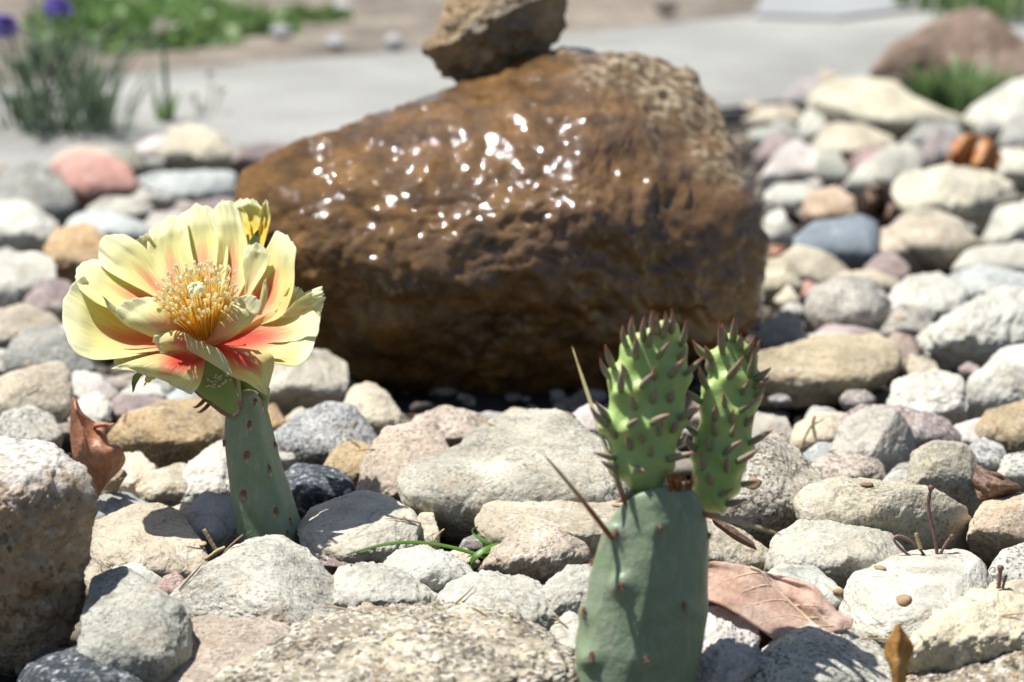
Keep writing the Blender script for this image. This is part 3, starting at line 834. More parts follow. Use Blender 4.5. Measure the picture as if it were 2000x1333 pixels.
# the sun and the sky
SUN = Vector((-0.40, 0.16, 1.0)).normalized()
sd = bpy.data.lights.new("sun", "SUN")
so = bpy.data.objects.new("sun", sd)
COL.objects.link(so)
sd.energy = 5.0
sd.angle = R_(0.53)
sd.color = (1.0, 0.975, 0.93)
so.rotation_euler = SUN.to_track_quat("Z", "Y").to_euler()
w = bpy.data.worlds.new("World")
scene.world = w
w.use_nodes = True
wn = w.node_tree
bg = wn.nodes["Background"]
sky = wn.nodes.new("ShaderNodeTexSky")
sky.sky_type = "NISHITA"
sky.sun_disc = False
sky.sun_elevation = math.asin(SUN.z)
sky.sun_rotation = math.atan2(SUN.x, SUN.y)
wn.links.new(sky.outputs[0], bg.inputs[0])
bg.inputs[1].default_value = 0.065
scene.view_settings.view_transform = "Standard"
scene.view_settings.look = "None"
scene.view_settings.gamma = 1
scene.view_settings.exposure = 0.52
scene.cycles.use_denoising = True
scene.cycles.sample_clamp_indirect = 6
# ------------------------------------------------------------------ shared plant helpers
def tube(path, radii, seg=8, cap=True):
    """round tapering rod through world points; returns verts, faces, uv(u=length)"""
    P = np.asarray(path, float)
    n = len(P)
    T = np.gradient(P, axis=0)
    T /= np.linalg.norm(T, axis=1)[:, None]
    ref = np.array([0.31, 0.2, 0.93]) if abs(T[0] @ np.array([0, 0, 1])) < .8 else np.array([1.0, .2, .1])
    A = np.cross(T, ref); A /= np.linalg.norm(A, axis=1)[:, None]
    B = np.cross(T, A)
    th = np.arange(seg) / seg * 2 * math.pi
    V, UV = [], []
    for i in range(n):
        V.append(P[i] + radii[i] * (np.outer(np.cos(th), A[i]) + np.outer(np.sin(th), B[i])))
        UV += [(i / (n - 1), k / seg) for k in range(seg)]
    V = np.concatenate(V)
    Fc = []
    for i in range(n - 1):
        for k in range(seg):
            a, b_ = i * seg + k, i * seg + (k + 1) % seg
            Fc.append((a, b_, b_ + seg, a + seg))
    if cap:
        Fc.append(tuple(range(seg))[::-1])
        Fc.append(tuple((n - 1) * seg + k for k in range(seg)))
    return V, Fc, np.array(UV)


def bez(a, b, c, n=9):
    t = np.linspace(0, 1, n)[:, None]
    a, b, c = map(lambda q: np.asarray(q, float), (a, b, c))
    return (1 - t) ** 2 * a + 2 * t * (1 - t) * b + t * t * c


def join(parts):
    V, Fc, UV, o = [], [], [], 0
    for v, f, u in parts:
        V.append(np.asarray(v)); UV.append(np.asarray(u))
        Fc += [tuple(i + o for i in q) for q in f]
        o += len(v)
    return np.concatenate(V), Fc, np.concatenate(UV)


def uv_ramp_mat(name, stops, rough=.5, trans=0.0, bumps=0.0, nscale=300, nvar=.15, sss=0.0, axis=0):
    m, nt, b, out = new_mat(name)
    tc = nd(nt, "ShaderNodeTexCoord")
    sx = nd(nt, "ShaderNodeSeparateXYZ"); L(nt, tc.outputs["UV"], sx.inputs[0])
    c = ramp(nt, sx.outputs[axis], stops).outputs[0]
    n = noise(nt, tc.outputs["Object"], nscale, 4)
    r = ramp(nt, n, [(.3, 1 - nvar), (.7, 1 + nvar)]).outputs[0]
    c = mixc(nt, 1.0, c, r, "MULTIPLY")
    L(nt, c, b.inputs["Base Color"])
    b.inputs["Roughness"].default_value = rough
    if sss:
        b.inputs["Subsurface Weight"].default_value = sss
        b.inputs["Subsurface Scale"].default_value = .002
    if bumps:
        L(nt, bump(nt, noise(nt, tc.outputs["Object"], nscale * 2, 4), .6, bumps), b.inputs["Normal"])
    if trans:
        t = nd(nt, "ShaderNodeBsdfTranslucent"); L(nt, c, t.inputs[0])
        mx = nd(nt, "ShaderNodeMixShader"); mx.inputs[0].default_value = trans
        L(nt, b.outputs[0], mx.inputs[1]); L(nt, t.outputs[0], mx.inputs[2]); L(nt, mx.outputs[0], out.inputs[0])
    return m


def pad_mat(name, c0, c1, c2, bloom=.4, scratch=.75):
    m, nt, b, out = new_mat(name)
    co = obj_coords(nt, False)
    n = noise(nt, co, 60, 4, .55)
    c = ramp(nt, n, [(.3, c0), (.55, c1), (.75, c2)]).outputs[0]
    nb_ = noise(nt, co, 95, 6, .65, .3)
    c = mixc(nt, ramp(nt, nb_, [(.46, 0), (.62, bloom)]).outputs[0], c, (.33, .375, .285))
    # waxy bloom rubbed off in streaks
    mp = nd(nt, "ShaderNodeMapping"); mp.inputs["Scale"].default_value = (420, 420, 60); L(nt, co, mp.inputs["Vector"])
    n2 = noise(nt, mp.outputs[0], 1.0, 5, .6, .6)
    r2 = ramp(nt, n2, [(.52, 0), (.70, scratch)]).outputs[0]
    c = mixc(nt, r2, c, (.36, .38, .28))
    n3 = noise(nt, co, 900, 3, .6)
    r3 = ramp(nt, n3, [(.62, 0), (.72, bloom)]).outputs[0]
    c = mixc(nt, r3, c, (.30, .36, .28))
    L(nt, c, b.inputs["Base Color"])
    b.inputs["Roughness"].default_value = .42
    b.inputs["Specular IOR Level"].default_value = .45
    b.inputs["Subsurface Weight"].default_value = .25
    b.inputs["Subsurface Scale"].default_value = .004
    L(nt, bump(nt, noise(nt, co, 160, 7, .62), .6, .0010), b.inputs["Normal"])
    return m


M["pad"] = pad_mat("cactus_skin", (.19, .255, .145), (.23, .30, .17), (.27, .335, .205))
M["young"] = pad_mat("young_cactus_skin", (.36, .52, .14), (.43, .58, .19), (.46, .60, .25), bloom=.1, scratch=.2)
M["bud"] = pad_mat("bud_skin", (.15, .24, .05), (.19, .28, .07), (.22, .30, .09), bloom=.05, scratch=.1)
M["scale"] = uv_ramp_mat("scale_leaf_skin", [(0, (.22, .27, .12)), (.25, (.30, .28, .17)), (.6, (.36, .28, .20)), (.85, (.42, .20, .12)), (1, (.36, .12, .07))], .45, sss=.1)
M["spine"] = uv_ramp_mat("spine_horn", [(0, (.30, .10, .025)), (.35, (.42, .17, .05)), (.6, (.60, .44, .22)), (1, (.72, .50, .22))], .4)
M["spine_pale"] = uv_ramp_mat("pale_spine_horn", [(0, (.30, .10, .03)), (.18, (.45, .30, .15)), (.45, (.52, .46, .30)), (1, (.62, .48, .20))], .4)
M["areole"] = uv_ramp_mat("areole_wool", [(0, (.20, .085, .05)), (.5, (.26, .13, .08)), (1, (.50, .40, .32))], .8, bumps=.0005, nscale=900, nvar=.5)
M["glochid"] = uv_ramp_mat("glochid_bristle", [(0, (.30, .09, .02)), (1, (.55, .26, .08))], .5)


def bvh(W, f):
    return BVHTree.FromPolygons([tuple(x) for x in W], [tuple(int(i) for i in q) for q in f])


def surf(bv, px, py, Dm):
    """front surface point, normal and depth under a pixel (or the nearest surface)"""
    d = Vector(ray(px, py))
    h = bv.ray_cast(Vector(CAM), d.normalized())
    if h[0] is not None:
        return np.array(h[0]), np.array(h[1]), True
    h = bv.find_nearest(Vector(at(px, py, Dm)))
    return np.array(h[0]), np.array(h[1]), False


def depth_of(p):
    return float((np.asarray(p) - CAM) @ FWD)


def areole(bv, px, py, Dm, parent, root, rx=7, ry=13, mat=None):
    p, n, ok = surf(bv, px, py, Dm)
    s = depth_of(p) / F
    v, f = ico(3)
    n = n / np.linalg.norm(n)
    t1 = np.cross(n, UP); t1 /= np.linalg.norm(t1)
    t2 = np.cross(n, t1)
    q = v * (1 + .25 * fbm(v * 2.3 + px, 3, 4))[:, None]
    W = p + np.outer(q[:, 0] * rx * .8 * s, t1) + np.outer(q[:, 1] * ry * .8 * s, t2) + np.outer(q[:, 2] * 3.5 * s, n)
    parts = [(W, f, np.stack([(v[:, 1] + 1) / 2, v[:, 2]], 1))]
    ra_ = np.random.default_rng(int(px * 7 + py))
    for k in range(16):      # short bristles standing in the wool
        b0 = p + t1 * rx * s * ra_.uniform(-.6, .6) + t2 * ry * s * ra_.uniform(-.7, .7)
        e = b0 + (n * ra_.uniform(.5, 1.1) + t1 * ra_.uniform(-.6, .6) + t2 * ra_.uniform(-.6, .6)) * 11 * s
        tv, tf, tu = tube([b0, (b0 + e) / 2, e], [.7 * s, .55 * s, .12 * s], 4)
        parts.append((tv, tf, tu * .3 + .6 * (k % 2)))
    V, fc_a, u = join(parts)
    return mesh_obj("areole", V, fc_a, mat or M["areole"], parent, root, uv=u)


def spine(p0, p1, r0, mat, parent, root, bow=.03):
    p0, p1 = np.asarray(p0), np.asarray(p1)
    mid = (p0 + p1) / 2 + UP * bow * np.linalg.norm(p1 - p0)
    P = bez(p0, mid, p1, 12)
    t = np.linspace(0, 1, 12)
    rad = r0 * (1 - .55 * t - .42 * np.clip((t - .75) / .25, 0, 1) ** 1.3) * np.where(t < .08, .8, 1)
    V, f, u = tube(P, np.maximum(rad, r0 * .02), 8)
    return mesh_obj("spine", V, f, mat, parent, root, uv=u)


def scale_leaf(bv, bx, by, tx, ty, Dm, parent, root, wpx=8.0):
    p, n, ok = surf(bv, bx, by, Dm)
    D = depth_of(p)
    s = D / F
    Lp = math.hypot(tx - bx, ty - by)
    inward = abs(float(n @ FWD))
    out = s * Lp * (0.15 + .75 * inward) * (1.0 if ok else .2)
    tip = at(tx, ty, D - out)
    n = n / np.linalg.norm(n)
    mid = (p + tip) / 2 + n * .16 * np.linalg.norm(tip - p)
    P = bez(p - n * 1.5 * s, mid, tip, 11)
    t = np.linspace(0, 1, 11)
    prof = np.interp(t, [0, .12, .3, .55, .8, .93, 1], [.75, 1.0, 1.0, .74, .36, .13, .01])
    V, f, u = tube(P, prof * wpx * s * (0.8 + .2 * min(Lp / 45, 1.2)), 10)
    return mesh_obj("scale_leaf", V, f, M["scale"], parent, root, uv=u)


# ------------------------------------------------------------------ right hand cactus
DP = .605
base = gpt(1250, 1385, -.004)
cact = empty("prickly_pear_cactus", base, "prickly pear with one grey green pad and two bright young pads, at the front right", "cactus")
BIG = np.array([(1150, 1440), (1132, 1360), (1124, 1300), (1117, 1255), (1124, 1212), (1140, 1165), (1146, 1120), (1160, 1080), (1178, 1040), (1192, 1015), (1216, 985), (1252, 962),
                (1292, 950), (1335, 943), (1362, 962), (1380, 1000), (1388, 1060), (1384, 1130), (1384, 1200), (1374, 1262), (1360, 1330), (1335, 1440), (1240, 1470)], float)
W, f, C, size = solid_from_outline(BIG, DP, sub=7, lt=-.06, lb=-.06, yr=0, lx=.42, cdep=.34, sq=.5, cuts=0, fixed=[((-.75, .3, .45), .52)], namp=.012, nfreq=1.2, rough=.004, rfreq=4, seed=3, sig=1.6,
                                   bumps=[(1202, 1045, 14, .0016), (1213, 1145, 16, .0015), (1290, 1035, 14, .0012), (1335, 1185, 15, .0013), (1155, 1285, 16, .0018), (1260, 1290, 16, .0012), (1140, 1195, 14, .0014)])
pad = mesh_obj("pad", W, f, M["pad"], cact, base)
pad["label"] = "grey green old pad scarred near its base"
bvB = bvh(W, f)
DB_ = DP
for (x, y, rx, ry) in [(1203, 1043, 6, 12), (1290, 1034, 5, 12), (1213, 1147, 7, 14), (1335, 1185, 5, 11), (1140, 1195, 8, 12), (1152, 1097, 6, 10), (1155, 1284, 7, 15), (1260, 1290, 8, 9), (1384, 1047, 5, 10)]:
    areole(bvB, x, y, DP, pad, base, rx, ry)
def pt(bv, x, y): return surf(bv, x, y, DP)[0]
p = pt(bvB, 1195, 1052); spine(p, at(1055, 880, depth_of(p) - .012), .00078, M["spine"], pad, base)
p = pt(bvB, 1222, 985); spine(p, at(1117, 676, depth_of(p) + .012), .00078, M["spine_pale"], pad, base, bow=-.02)
p = pt(bvB, 1385, 1002); spine(p, at(1530, 1046, depth_of(p) + .006), .0008, M["spine_pale"], pad, base, bow=.02)
# tuft of bristles between the two young pads
rg = random.Random(4)
parts = []
for k in range(46):
    x, y = rg.uniform(1308, 1352), rg.uniform(946, 962)
    q = pt(bvB, x, y)
    e = at(x + rg.uniform(-16, 16), y - rg.uniform(8, 34), depth_of(q) - rg.uniform(-.003, .004))
    parts.append(tube(bez(q, (q + e) / 2 + UP * .0006, e, 4), [.0002, .00018, .00012, .00003], 5))
V, fc, u = join(parts)
mesh_obj("bristle_tuft", V, fc, M["glochid"], pad, base, uv=u)["kind"] = "stuff"

_n0 = {}
def len_0(l):
    return _n0.setdefault(id(l), len(l))
LV1 = [((1222, 677), (1217, 635)), ((1236, 665), (1235, 618)), ((1256, 665), (1259, 617)), ((1267, 675), (1273, 638)), ((1277, 650), (1274, 606)), ((1285, 652), (1283, 615)),
       ((1295, 660), (1296, 625)), ((1301, 645), (1299, 607)), ((1312, 650), (1311, 602)), ((1331, 676), (1339, 627)), ((1241, 699), (1243, 656)), ((1285, 699), (1309, 665)),
       ((1198, 719), (1182, 672)), ((1190, 738), (1172, 698)), ((1212, 764), (1215, 722)), ((1253, 756), (1278, 727)), ((1309, 735), (1338, 699)), ((1338, 732), (1375, 696)),
       ((1188, 819), (1162, 783)), ((1184, 832), (1151, 793)), ((1227, 832), (1248, 817)), ((1272, 827), (1310, 809)), ((1327, 817), (1370, 793)), ((1201, 896), (1156, 883)),
       ((1203, 915), (1172, 899)), ((1240, 914), (1261, 922)), ((1304, 898), (1357, 883)), ((1238, 960), (1201, 982)), ((1285, 955), (1304, 967))]
LV2 = [((1411, 690), (1404, 627)), ((1417, 665), (1411, 632)), ((1432, 665), (1433, 620)), ((1446, 682), (1446, 651)), ((1382, 700), (1353, 664)), ((1388, 700), (1377, 675)),
       ((1457, 695), (1475, 654)), ((1463, 705), (1485, 662)), ((1464, 735), (1472, 686)), ((1424, 738), (1453, 695)), ((1379, 756), (1367, 715)), ((1476, 741), (1507, 717)),
       ((1475, 757), (1503, 736)), ((1476, 778), (1495, 748)), ((1369, 786), (1338, 759)), ((1446, 803), (1490, 775)), ((1395, 820), (1398, 790)), ((1359, 848), (1336, 827)),
       ((1464, 867), (1511, 838)), ((1415, 886), (1451, 859)), ((1358, 880), (1340, 854)), ((1372, 915), (1370, 882)), ((1441, 903), (1483, 877)), ((1448, 948), (1480, 940)),
       ((1406, 969), (1433, 953)), ((1420, 986), (1459, 974))]
Y1 = np.array([(1218, 690), (1203, 720), (1194, 760), (1187, 810), (1187, 850), (1194, 890), (1206, 925), (1230, 955), (1255, 965), (1285, 963), (1306, 930), (1318, 890), (1330, 850), (1336, 800), (1341, 750),
               (1340, 700), (1326, 668), (1305, 648), (1278, 648), (1245, 660)], float)
Y2 = np.array([(1404, 682), (1388, 715), (1378, 770), (1367, 830), (1361, 880), (1355, 930), (1352, 970), (1364, 996), (1388, 1004), (1414, 990), (1438, 960), (1452, 920), (1464, 870), (1474, 810), (1476, 750),
               (1468, 705), (1450, 675), (1428, 664)], float)
for (Y, LV, Dy, seed, lab) in ((Y1, LV1, DP + .004, 31, "bright green young pad crowned with spiky scale leaves"), (Y2, LV2, DP + .016, 32, "bright green young pad leaning out at the right side")):
    bm_ = [(b[0], b[1] + 7, 11, .0016) for b, t in LV]
    W, f, C, size = solid_from_outline(Y, Dy, sub=6, lt=.02, lb=.0, yr=0, lx=.12, cdep=.62, sq=.8, cuts=0, namp=.012, rough=.003, rfreq=4, seed=seed, sig=2.0, bumps=bm_)
    yp = mesh_obj("young_pad", W, f, M["young"], cact, base)
    yp["label"] = lab
    bv = bvh(W, f)
    # younger, smaller scales between the rows
    for k in range(400):
        x, y = rg.uniform(Y[:, 0].min() + 12, Y[:, 0].max() - 12), rg.uniform(Y[:, 1].min() + 12, Y[:, 1].max() - 50)
        if len(LV) >= len_0(LV) + 13: break
        if bv.ray_cast(Vector(CAM), Vector(ray(x, y)).normalized())[0] is None: continue
        if min(math.hypot(x - b_[0], y - b_[1]) for b_, t_ in LV) < 27: continue
        cxm = Y[:, 0].mean()
        LV.append(((x, y), (x + (x - cxm) * .22 + rg.uniform(-5, 7), y - rg.uniform(20, 30))))
    for (b_, t_) in LV:
        scale_leaf(bv, *b_, *t_, Dy, yp, base, wpx=rg.uniform(6.0, 8.4))

# ------------------------------------------------------------------ flowering cactus
DF = .728
rootL = gpt(530, 1078, -.004)
fc_ = empty("flowering_cactus", rootL, "prickly pear pad carrying a large open yellow flower with a red throat, at the left", "cactus")
rows = [  # y, left, ridge, right
    (760, 452, 492, 512), (785, 442, 500, 520), (815, 438, 503, 528), (850, 436, 508, 537), (885, 439, 517, 545), (920, 443, 526, 556), (955, 447, 536, 570),
    (990, 452, 545, 580), (1020, 458, 555, 590), (1050, 462, 563, 598), (1085, 465, 570, 607), (1130, 470, 575, 612)]
V, NS = [], 32
for (y, xl, xr, xx) in rows:
    s = DF / F
    wL = (xr - xl) / 2
    P2 = []
    for k in range(NS):
        t = k / NS
        # closed section: left edge -> front ridge -> right edge -> back
        key = np.array([(xl, 4.0), (xl + .12 * (xr - xl), -10), (xl + .5 * (xr - xl), -17), (xr - 4, -15), (xr + 5, -6), ((xr + xx) / 2, 18), (xx - 2, 44), (xx, 58), (xx - 8, 64),
                        ((xl + xx) / 2, 44), (xl + 8, 18), (xl, 4.0)])
        L_ = np.concatenate([[0], np.cumsum(np.hypot(*np.diff(key, axis=0).T))])
        tt = t * L_[-1]
        P2.append((np.interp(tt, L_, key[:, 0]), np.interp(tt, L_, key[:, 1])))
    for (x, d) in P2:
        V.append(at(x, y, DF + d * s))
fcs = []
for i in range(len(rows) - 1):
    for k in range(NS):
        a, b_ = i * NS + k, i * NS + (k + 1) % NS
        fcs.append((a, b_, b_ + NS, a + NS))
fcs.append(tuple(range(NS))[::-1]); fcs.append(tuple((len(rows) - 1) * NS + k for k in range(NS)))
padL = mesh_obj("pad", V, fcs, M["pad"], fc_, rootL)
md = padL.modifiers.new("Subsurf", "SUBSURF"); md.levels = 2; md.render_levels = 2
bvL = bvh(np.array(V), fcs)
for (x, y, rx, ry) in [(488, 832, 6, 12), (482, 893, 8, 15), (475, 968, 8, 16), (538, 872, 7, 12), (527, 920, 4, 16), (539, 1001, 6, 12), (589, 1013, 6, 11), (438, 866, 5, 9), (462, 1050, 6, 9), (562, 1044, 4, 11), (500, 785, 5, 8)]:
    areole(bvL, x, y, DF, padL, rootL, rx, ry)

# the two seed cups that carry the flowers
def cup(px, D, lab, seed, lx, cdep=.6):
    W, f, C, size = solid_from_outline(np.array(px, float), D, sub=6, lt=-.2, lb=-.2, yr=0, lx=lx, cdep=cdep, sq=.6, cuts=0, namp=.02, rough=.004, rfreq=4, seed=seed, sig=2)
    o = mesh_obj("seed_cup", W, f, M["bud"], fc_, rootL)
    o["label"] = lab
    return o, bvh(W, f)
c1, bc1 = cup([(368, 752), (380, 722), (408, 690), (450, 690), (468, 725), (472, 775), (468, 800), (456, 817), (440, 812), (410, 790)], DF - .002, "seed cup with a pale scar on its front", 41, -.2)
c2, bc2 = cup([(462, 740), (500, 730), (528, 760), (523, 800), (505, 812), (480, 800), (464, 770)], DF + .008, "seed cup behind, under the lower right petals", 42, .3)
for (x, y) in [(395, 735), (390, 790), (398, 800)]:
    pp, n_, ok = surf(bc1, x, y, DF)
    e = at(x - 14, y + 4, depth_of(pp) - .002)
    Vt, ft, ut = tube(bez(pp, (pp + e) / 2 + np.array([-.001, -.001, -.002]), e, 6), [.0006, .0006, .0005, .0004, .0002, .00005], 6)
    mesh_obj("bristle", Vt, ft, M["areole"], c1, rootL, uv=ut)
# the brown seam along the lower left of the cup and its flat pale scar
seam = [surf(bc1, x, y, DF)[0] for x, y in [(372, 756), (390, 772), (412, 788), (432, 803), (450, 814), (464, 803), (470, 785)]]
Vt, ft, ut = tube(seam, [.0003, .0005, .0007, .0009, .0009, .0006, .0003], 6)
mesh_obj("seam", Vt, ft, M["areole"], c1, rootL, uv=ut)
parts = []
for k in range(26):
    x, y = rg.uniform(402, 448), rg.uniform(725, 756)
    if (x - 402) * .5 + (y - 725) > 42: continue
    a_, n_, ok = surf(bc1, x, y, DF); b2, _, _ = surf(bc1, x + rg.uniform(3, 9), y + rg.uniform(-4, 6), DF)
    parts.append(tube([a_, (a_ + b2) / 2 + n_ * .0002, b2], [.0002, .0005, .0002], 5))
Vt, ft, ut = join(parts)
mesh_obj("scar", Vt, ft, uv_ramp_mat("dry_scar", [(0, (.42, .42, .24)), (1, (.50, .47, .30))], .8), c1, rootL, uv=ut)
# brown drip lines where the cups join the pad
for line, r in (([(456, 735), (460, 755), (465, 775)], .0005), ([(505, 770), (515, 782), (513, 805)], .0005), ([(470, 800), (468, 785), (469, 780)], .0006)):
    pp = [at(x, y, DF - .012) for x, y in line]
    Vt, ft, ut = tube(pp, [r * .8, r, r * .5], 6)
    mesh_obj("dry_bristle", Vt, ft, M["areole"], c1, rootL, uv=ut)
# ------------------------------------------------------------------ the flower
def petal_mat(name, red=1.0, deep=(.90, .21, .12), pale=(.93, .89, .39), mid=(.94, .79, .36)):
    m, nt, b, out = new_mat(name)
    tc = nd(nt, "ShaderNodeTexCoord")
    sx = nd(nt, "ShaderNodeSeparateXYZ"); L(nt, tc.outputs["UV"], sx.inputs[0])
    # u along the petal, v across (0.5 = midline)
    c = ramp(nt, sx.outputs[0], [(0.0, mid), (.45, mid), (.75, pale), (1.0, (.94, .93, .64))]).outputs[0]
    a = nd(nt, "ShaderNodeMath", operation="SUBTRACT"); L(nt, sx.outputs[1], a.inputs[0]); a.inputs[1].default_value = .5
    ab = nd(nt, "ShaderNodeMath", operation="ABSOLUTE"); L(nt, a.outputs[0], ab.inputs[0])
    mp = nd(nt, "ShaderNodeMapping"); mp.inputs["Scale"].default_value = (2.5, 38, 1); L(nt, tc.outputs["UV"], mp.inputs["Vector"])
    st_ = noise(nt, mp.outputs[0], 1.0, 4, .6)
    w = nd(nt, "ShaderNodeMath", operation="MULTIPLY_ADD"); L(nt, ab.outputs[0], w.inputs[0]); w.inputs[1].default_value = 1.1; L(nt, sx.outputs[0], w.inputs[2])
    w2 = nd(nt, "ShaderNodeMath", operation="MULTIPLY_ADD"); L(nt, st_, w2.inputs[0]); w2.inputs[1].default_value = .35; L(nt, w.outputs[0], w2.inputs[2])
    rf = ramp(nt, w2.outputs[0], [(.46, red), (.70, red * .75), (.96, red * .20), (1.12, 0)]).outputs[0]
    c = mixc(nt, rf, c, deep)
    r = ramp(nt, st_, [(.3, .86), (.7, 1.06)]).outputs[0]
    c = mixc(nt, 1.0, c, r, "MULTIPLY")
    L(nt, c, b.inputs["Base Color"])
    b.inputs["Roughness"].default_value = .42
    b.inputs["Specular IOR Level"].default_value = .35
    L(nt, bump(nt, st_, .5, .0009), b.inputs["Normal"])
    t = nd(nt, "ShaderNodeBsdfTranslucent"); L(nt, c, t.inputs[0])
    mx = nd(nt, "ShaderNodeMixShader"); mx.inputs[0].default_value = .36
    L(nt, b.outputs[0], mx.inputs[1]); L(nt, t.outputs[0], mx.inputs[2]); L(nt, mx.outputs[0], out.inputs[0])
    return m


M["petal"] = petal_mat("petal")
M["petal_red"] = petal_mat("petal_deep", red=1.25, deep=(.88, .12, .06), mid=(.92, .66, .27))
M["petal_pale"] = petal_mat("petal_plain", red=.15, pale=(.92, .90, .50), mid=(.90, .85, .42))
M["petal_peach"] = petal_mat("petal_peach", red=.45, pale=(.90, .86, .42), mid=(.93, .76, .36))
M["petal_yel"] = petal_mat("petal_strong_yellow", red=.15, deep=(.9, .5, .05), pale=(.95, .90, .36), mid=(.94, .74, .10))


def crom(pts, t):
    pts = np.asarray(pts, float)
    d = np.concatenate([[0], np.cumsum(np.linalg.norm(np.diff(pts[:, :2], axis=0), axis=1))])
    d /= d[-1]
    return np.stack([np.interp(t, d, pts[:, k]) for k in range(pts.shape[1])], 1)


def smooth_line(a, it=2):
    for _ in range(it):
        b = a.copy()
        b[1:-1] = (a[:-2] + 2 * a[1:-1] + a[2:]) / 4
        a = b
    return a


def petal(left, right, d0, d1, D, parent, root, mat, cup=0.0, curve=0.0, ruf=.0009, seed=0, name="petal", nu=26, nv=18, thick=.00022, tipc=0.0, zoom=None, tw=0.0, wid=1.28):
    """left / right: the two margins, base to tip, as photo pixels; d0, d1 depth (cm) at base and tip;
    cup: how far the midline lies behind (+) the margins; curve: bow along the length (cm)"""
    left, right = [np.asarray(q, float) for q in (left, right)]
    if zoom:
        ox, oy, k = zoom
        left = left / k + (ox, oy); right = right / k + (ox, oy)
    u = np.linspace(0, 1, nu)
    A = smooth_line(crom(left, u), 3); B = smooth_line(crom(right, u), 3)
    mA, mB = (A + B) / 2, (B - A) / 2
    gw = 1 + (wid - 1) * np.clip(u * 2.2, 0, 1)[:, None]
    A, B = mA - mB * gw, mA + mB * gw
    rng = np.random.default_rng(seed)
    v = np.linspace(0, 1, nv)
    U, Vv = np.meshgrid(u, v, indexing="ij")
    # a rounded tip: the middle runs on past the straight line between the two margin ends
    X = A[:, None, :] * (1 - v)[None, :, None] + B[:, None, :] * v[None, :, None]
    ax = (A[-1] + B[-1]) / 2 - (A[0] + B[0]) / 2
    bulge = tipc * (4 * Vv * (1 - Vv)) * U ** 6
    X = X + bulge[:, :, None] * ax[None, None, :]
    dep = d0 + (d1 - d0) * U + curve * 4 * U * (1 - U) + cup * (1 - (2 * Vv - 1) ** 2) * np.sin(np.clip(U * 1.15, 0, 1) * math.pi) ** .7
    dep = dep + tw * (Vv - .5) * np.clip(U * 1.6, 0, 1)
    q = np.stack([U.ravel() * 2.5, Vv.ravel() * 4, np.full(U.size, seed * 3.7)], 1)
    nz = fbm(q * 1.3, 3, seed).reshape(U.shape)
    edge = np.clip((np.abs(2 * Vv - 1) - .4) / .6, 0, 1) + np.clip((U - .7) / .3, 0, 1)
    dep = dep + nz * ruf * 100 * (0.25 + edge * 1.0) * np.clip(U * 3, 0, 1)
    # nicked, wavy margin
    mg = fbm(np.stack([U.ravel() * 14, Vv.ravel() * 14, np.full(U.size, seed * 1.1)], 1), 3, seed + 5).reshape(U.shape)
    X = X + (mg * 4.5 * np.clip((U - .66) / .34, 0, 1))[:, :, None] * (ax / (np.linalg.norm(ax) + 1e-6))[None, None, :]
    W = np.array([at(x, y, D + d * .01) for (x, y), d in zip(X.reshape(-1, 2), dep.ravel())])
    i = np.arange(nu * nv).reshape(nu, nv)
    f = np.stack([i[:-1, :-1].ravel(), i[:-1, 1:].ravel(), i[1:, 1:].ravel(), i[1:, :-1].ravel()], 1)
    o = mesh_obj(name, W, f, mat, parent, root, uv=np.stack([U.ravel(), Vv.ravel()], 1))
    md = o.modifiers.new("Solidify", "SOLIDIFY"); md.thickness = thick; md.offset = 0
    md2 = o.modifiers.new("Subsurf", "SUBSURF"); md2.levels = 1; md2.render_levels = 1
    return o


Z1 = (120, 370, 3.252)
# the throat: a small cup every petal and stamen grows from
thr = [(380, 618), (430, 618), (436, 640), (424, 660), (404, 668), (386, 660), (376, 640)]
W, f, C, size = solid_from_outline(np.array(thr, float), DF + .002, sub=5, lt=.2, lb=.2, cdep=.5, sq=.8, cuts=0, namp=.02, rough=0, seed=51, sig=3)
flower = mesh_obj("flower", W, f, uv_ramp_mat("flower_throat", [(0, (.85, .45, .03)), (1, (.88, .55, .05))], .5), fc_, rootL)
flower["label"] = "wide open pale yellow flower with a red throat and a crowd of stamens"
def pe(l, r, d0, d1, mat="petal", **k):
    petal(l, r, d0, d1, DF, flower, rootL, M[mat], zoom=Z1, **k)
# back row, standing up
pe([(800, 880), (640, 640), (578, 430), (570, 330), (590, 250)], [(900, 860), (850, 600), (800, 420), (780, 290), (770, 185)], .3, 3.6, seed=1, cup=.5, tipc=.06, ruf=.0009)
pe([(850, 880), (810, 640), (780, 420), (770, 290), (765, 180)], [(960, 880), (1010, 600), (1030, 420), (1015, 280), (955, 150)], .4, 4.0, seed=2, cup=.45, tipc=.10, ruf=.0011)
pe([(900, 880), (980, 640), (1010, 450), (1000, 280), (950, 160)], [(990, 880), (1130, 720), (1172, 520), (1165, 350), (1115, 150)], .4, 3.6, seed=3, cup=.5, tipc=.10, ruf=.0011)
# left side
pe([(820, 900), (640, 700), (480, 600), (340, 520), (262, 462)], [(850, 880), (640, 590), (560, 435), (470, 350), (400, 316)], .2, 2.4, tw=1.4, seed=4, cup=.5, tipc=.16, ruf=.0012)
pe([(800, 930), (560, 780), (380, 755), (230, 700), (125, 615)], [(820, 890), (620, 690), (450, 560), (310, 485), (215, 470)], .0, 1.2, tw=2.2, seed=5, cup=.4, tipc=.12, ruf=.0012)
pe([(800, 1000), (590, 1018), (400, 1045), (210, 1045), (90, 990)], [(800, 930), (600, 920), (390, 850), (260, 740), (130, 595)], -.3, -.2, tw=2.2, seed=6, cup=.5, tipc=.16, ruf=.0012)
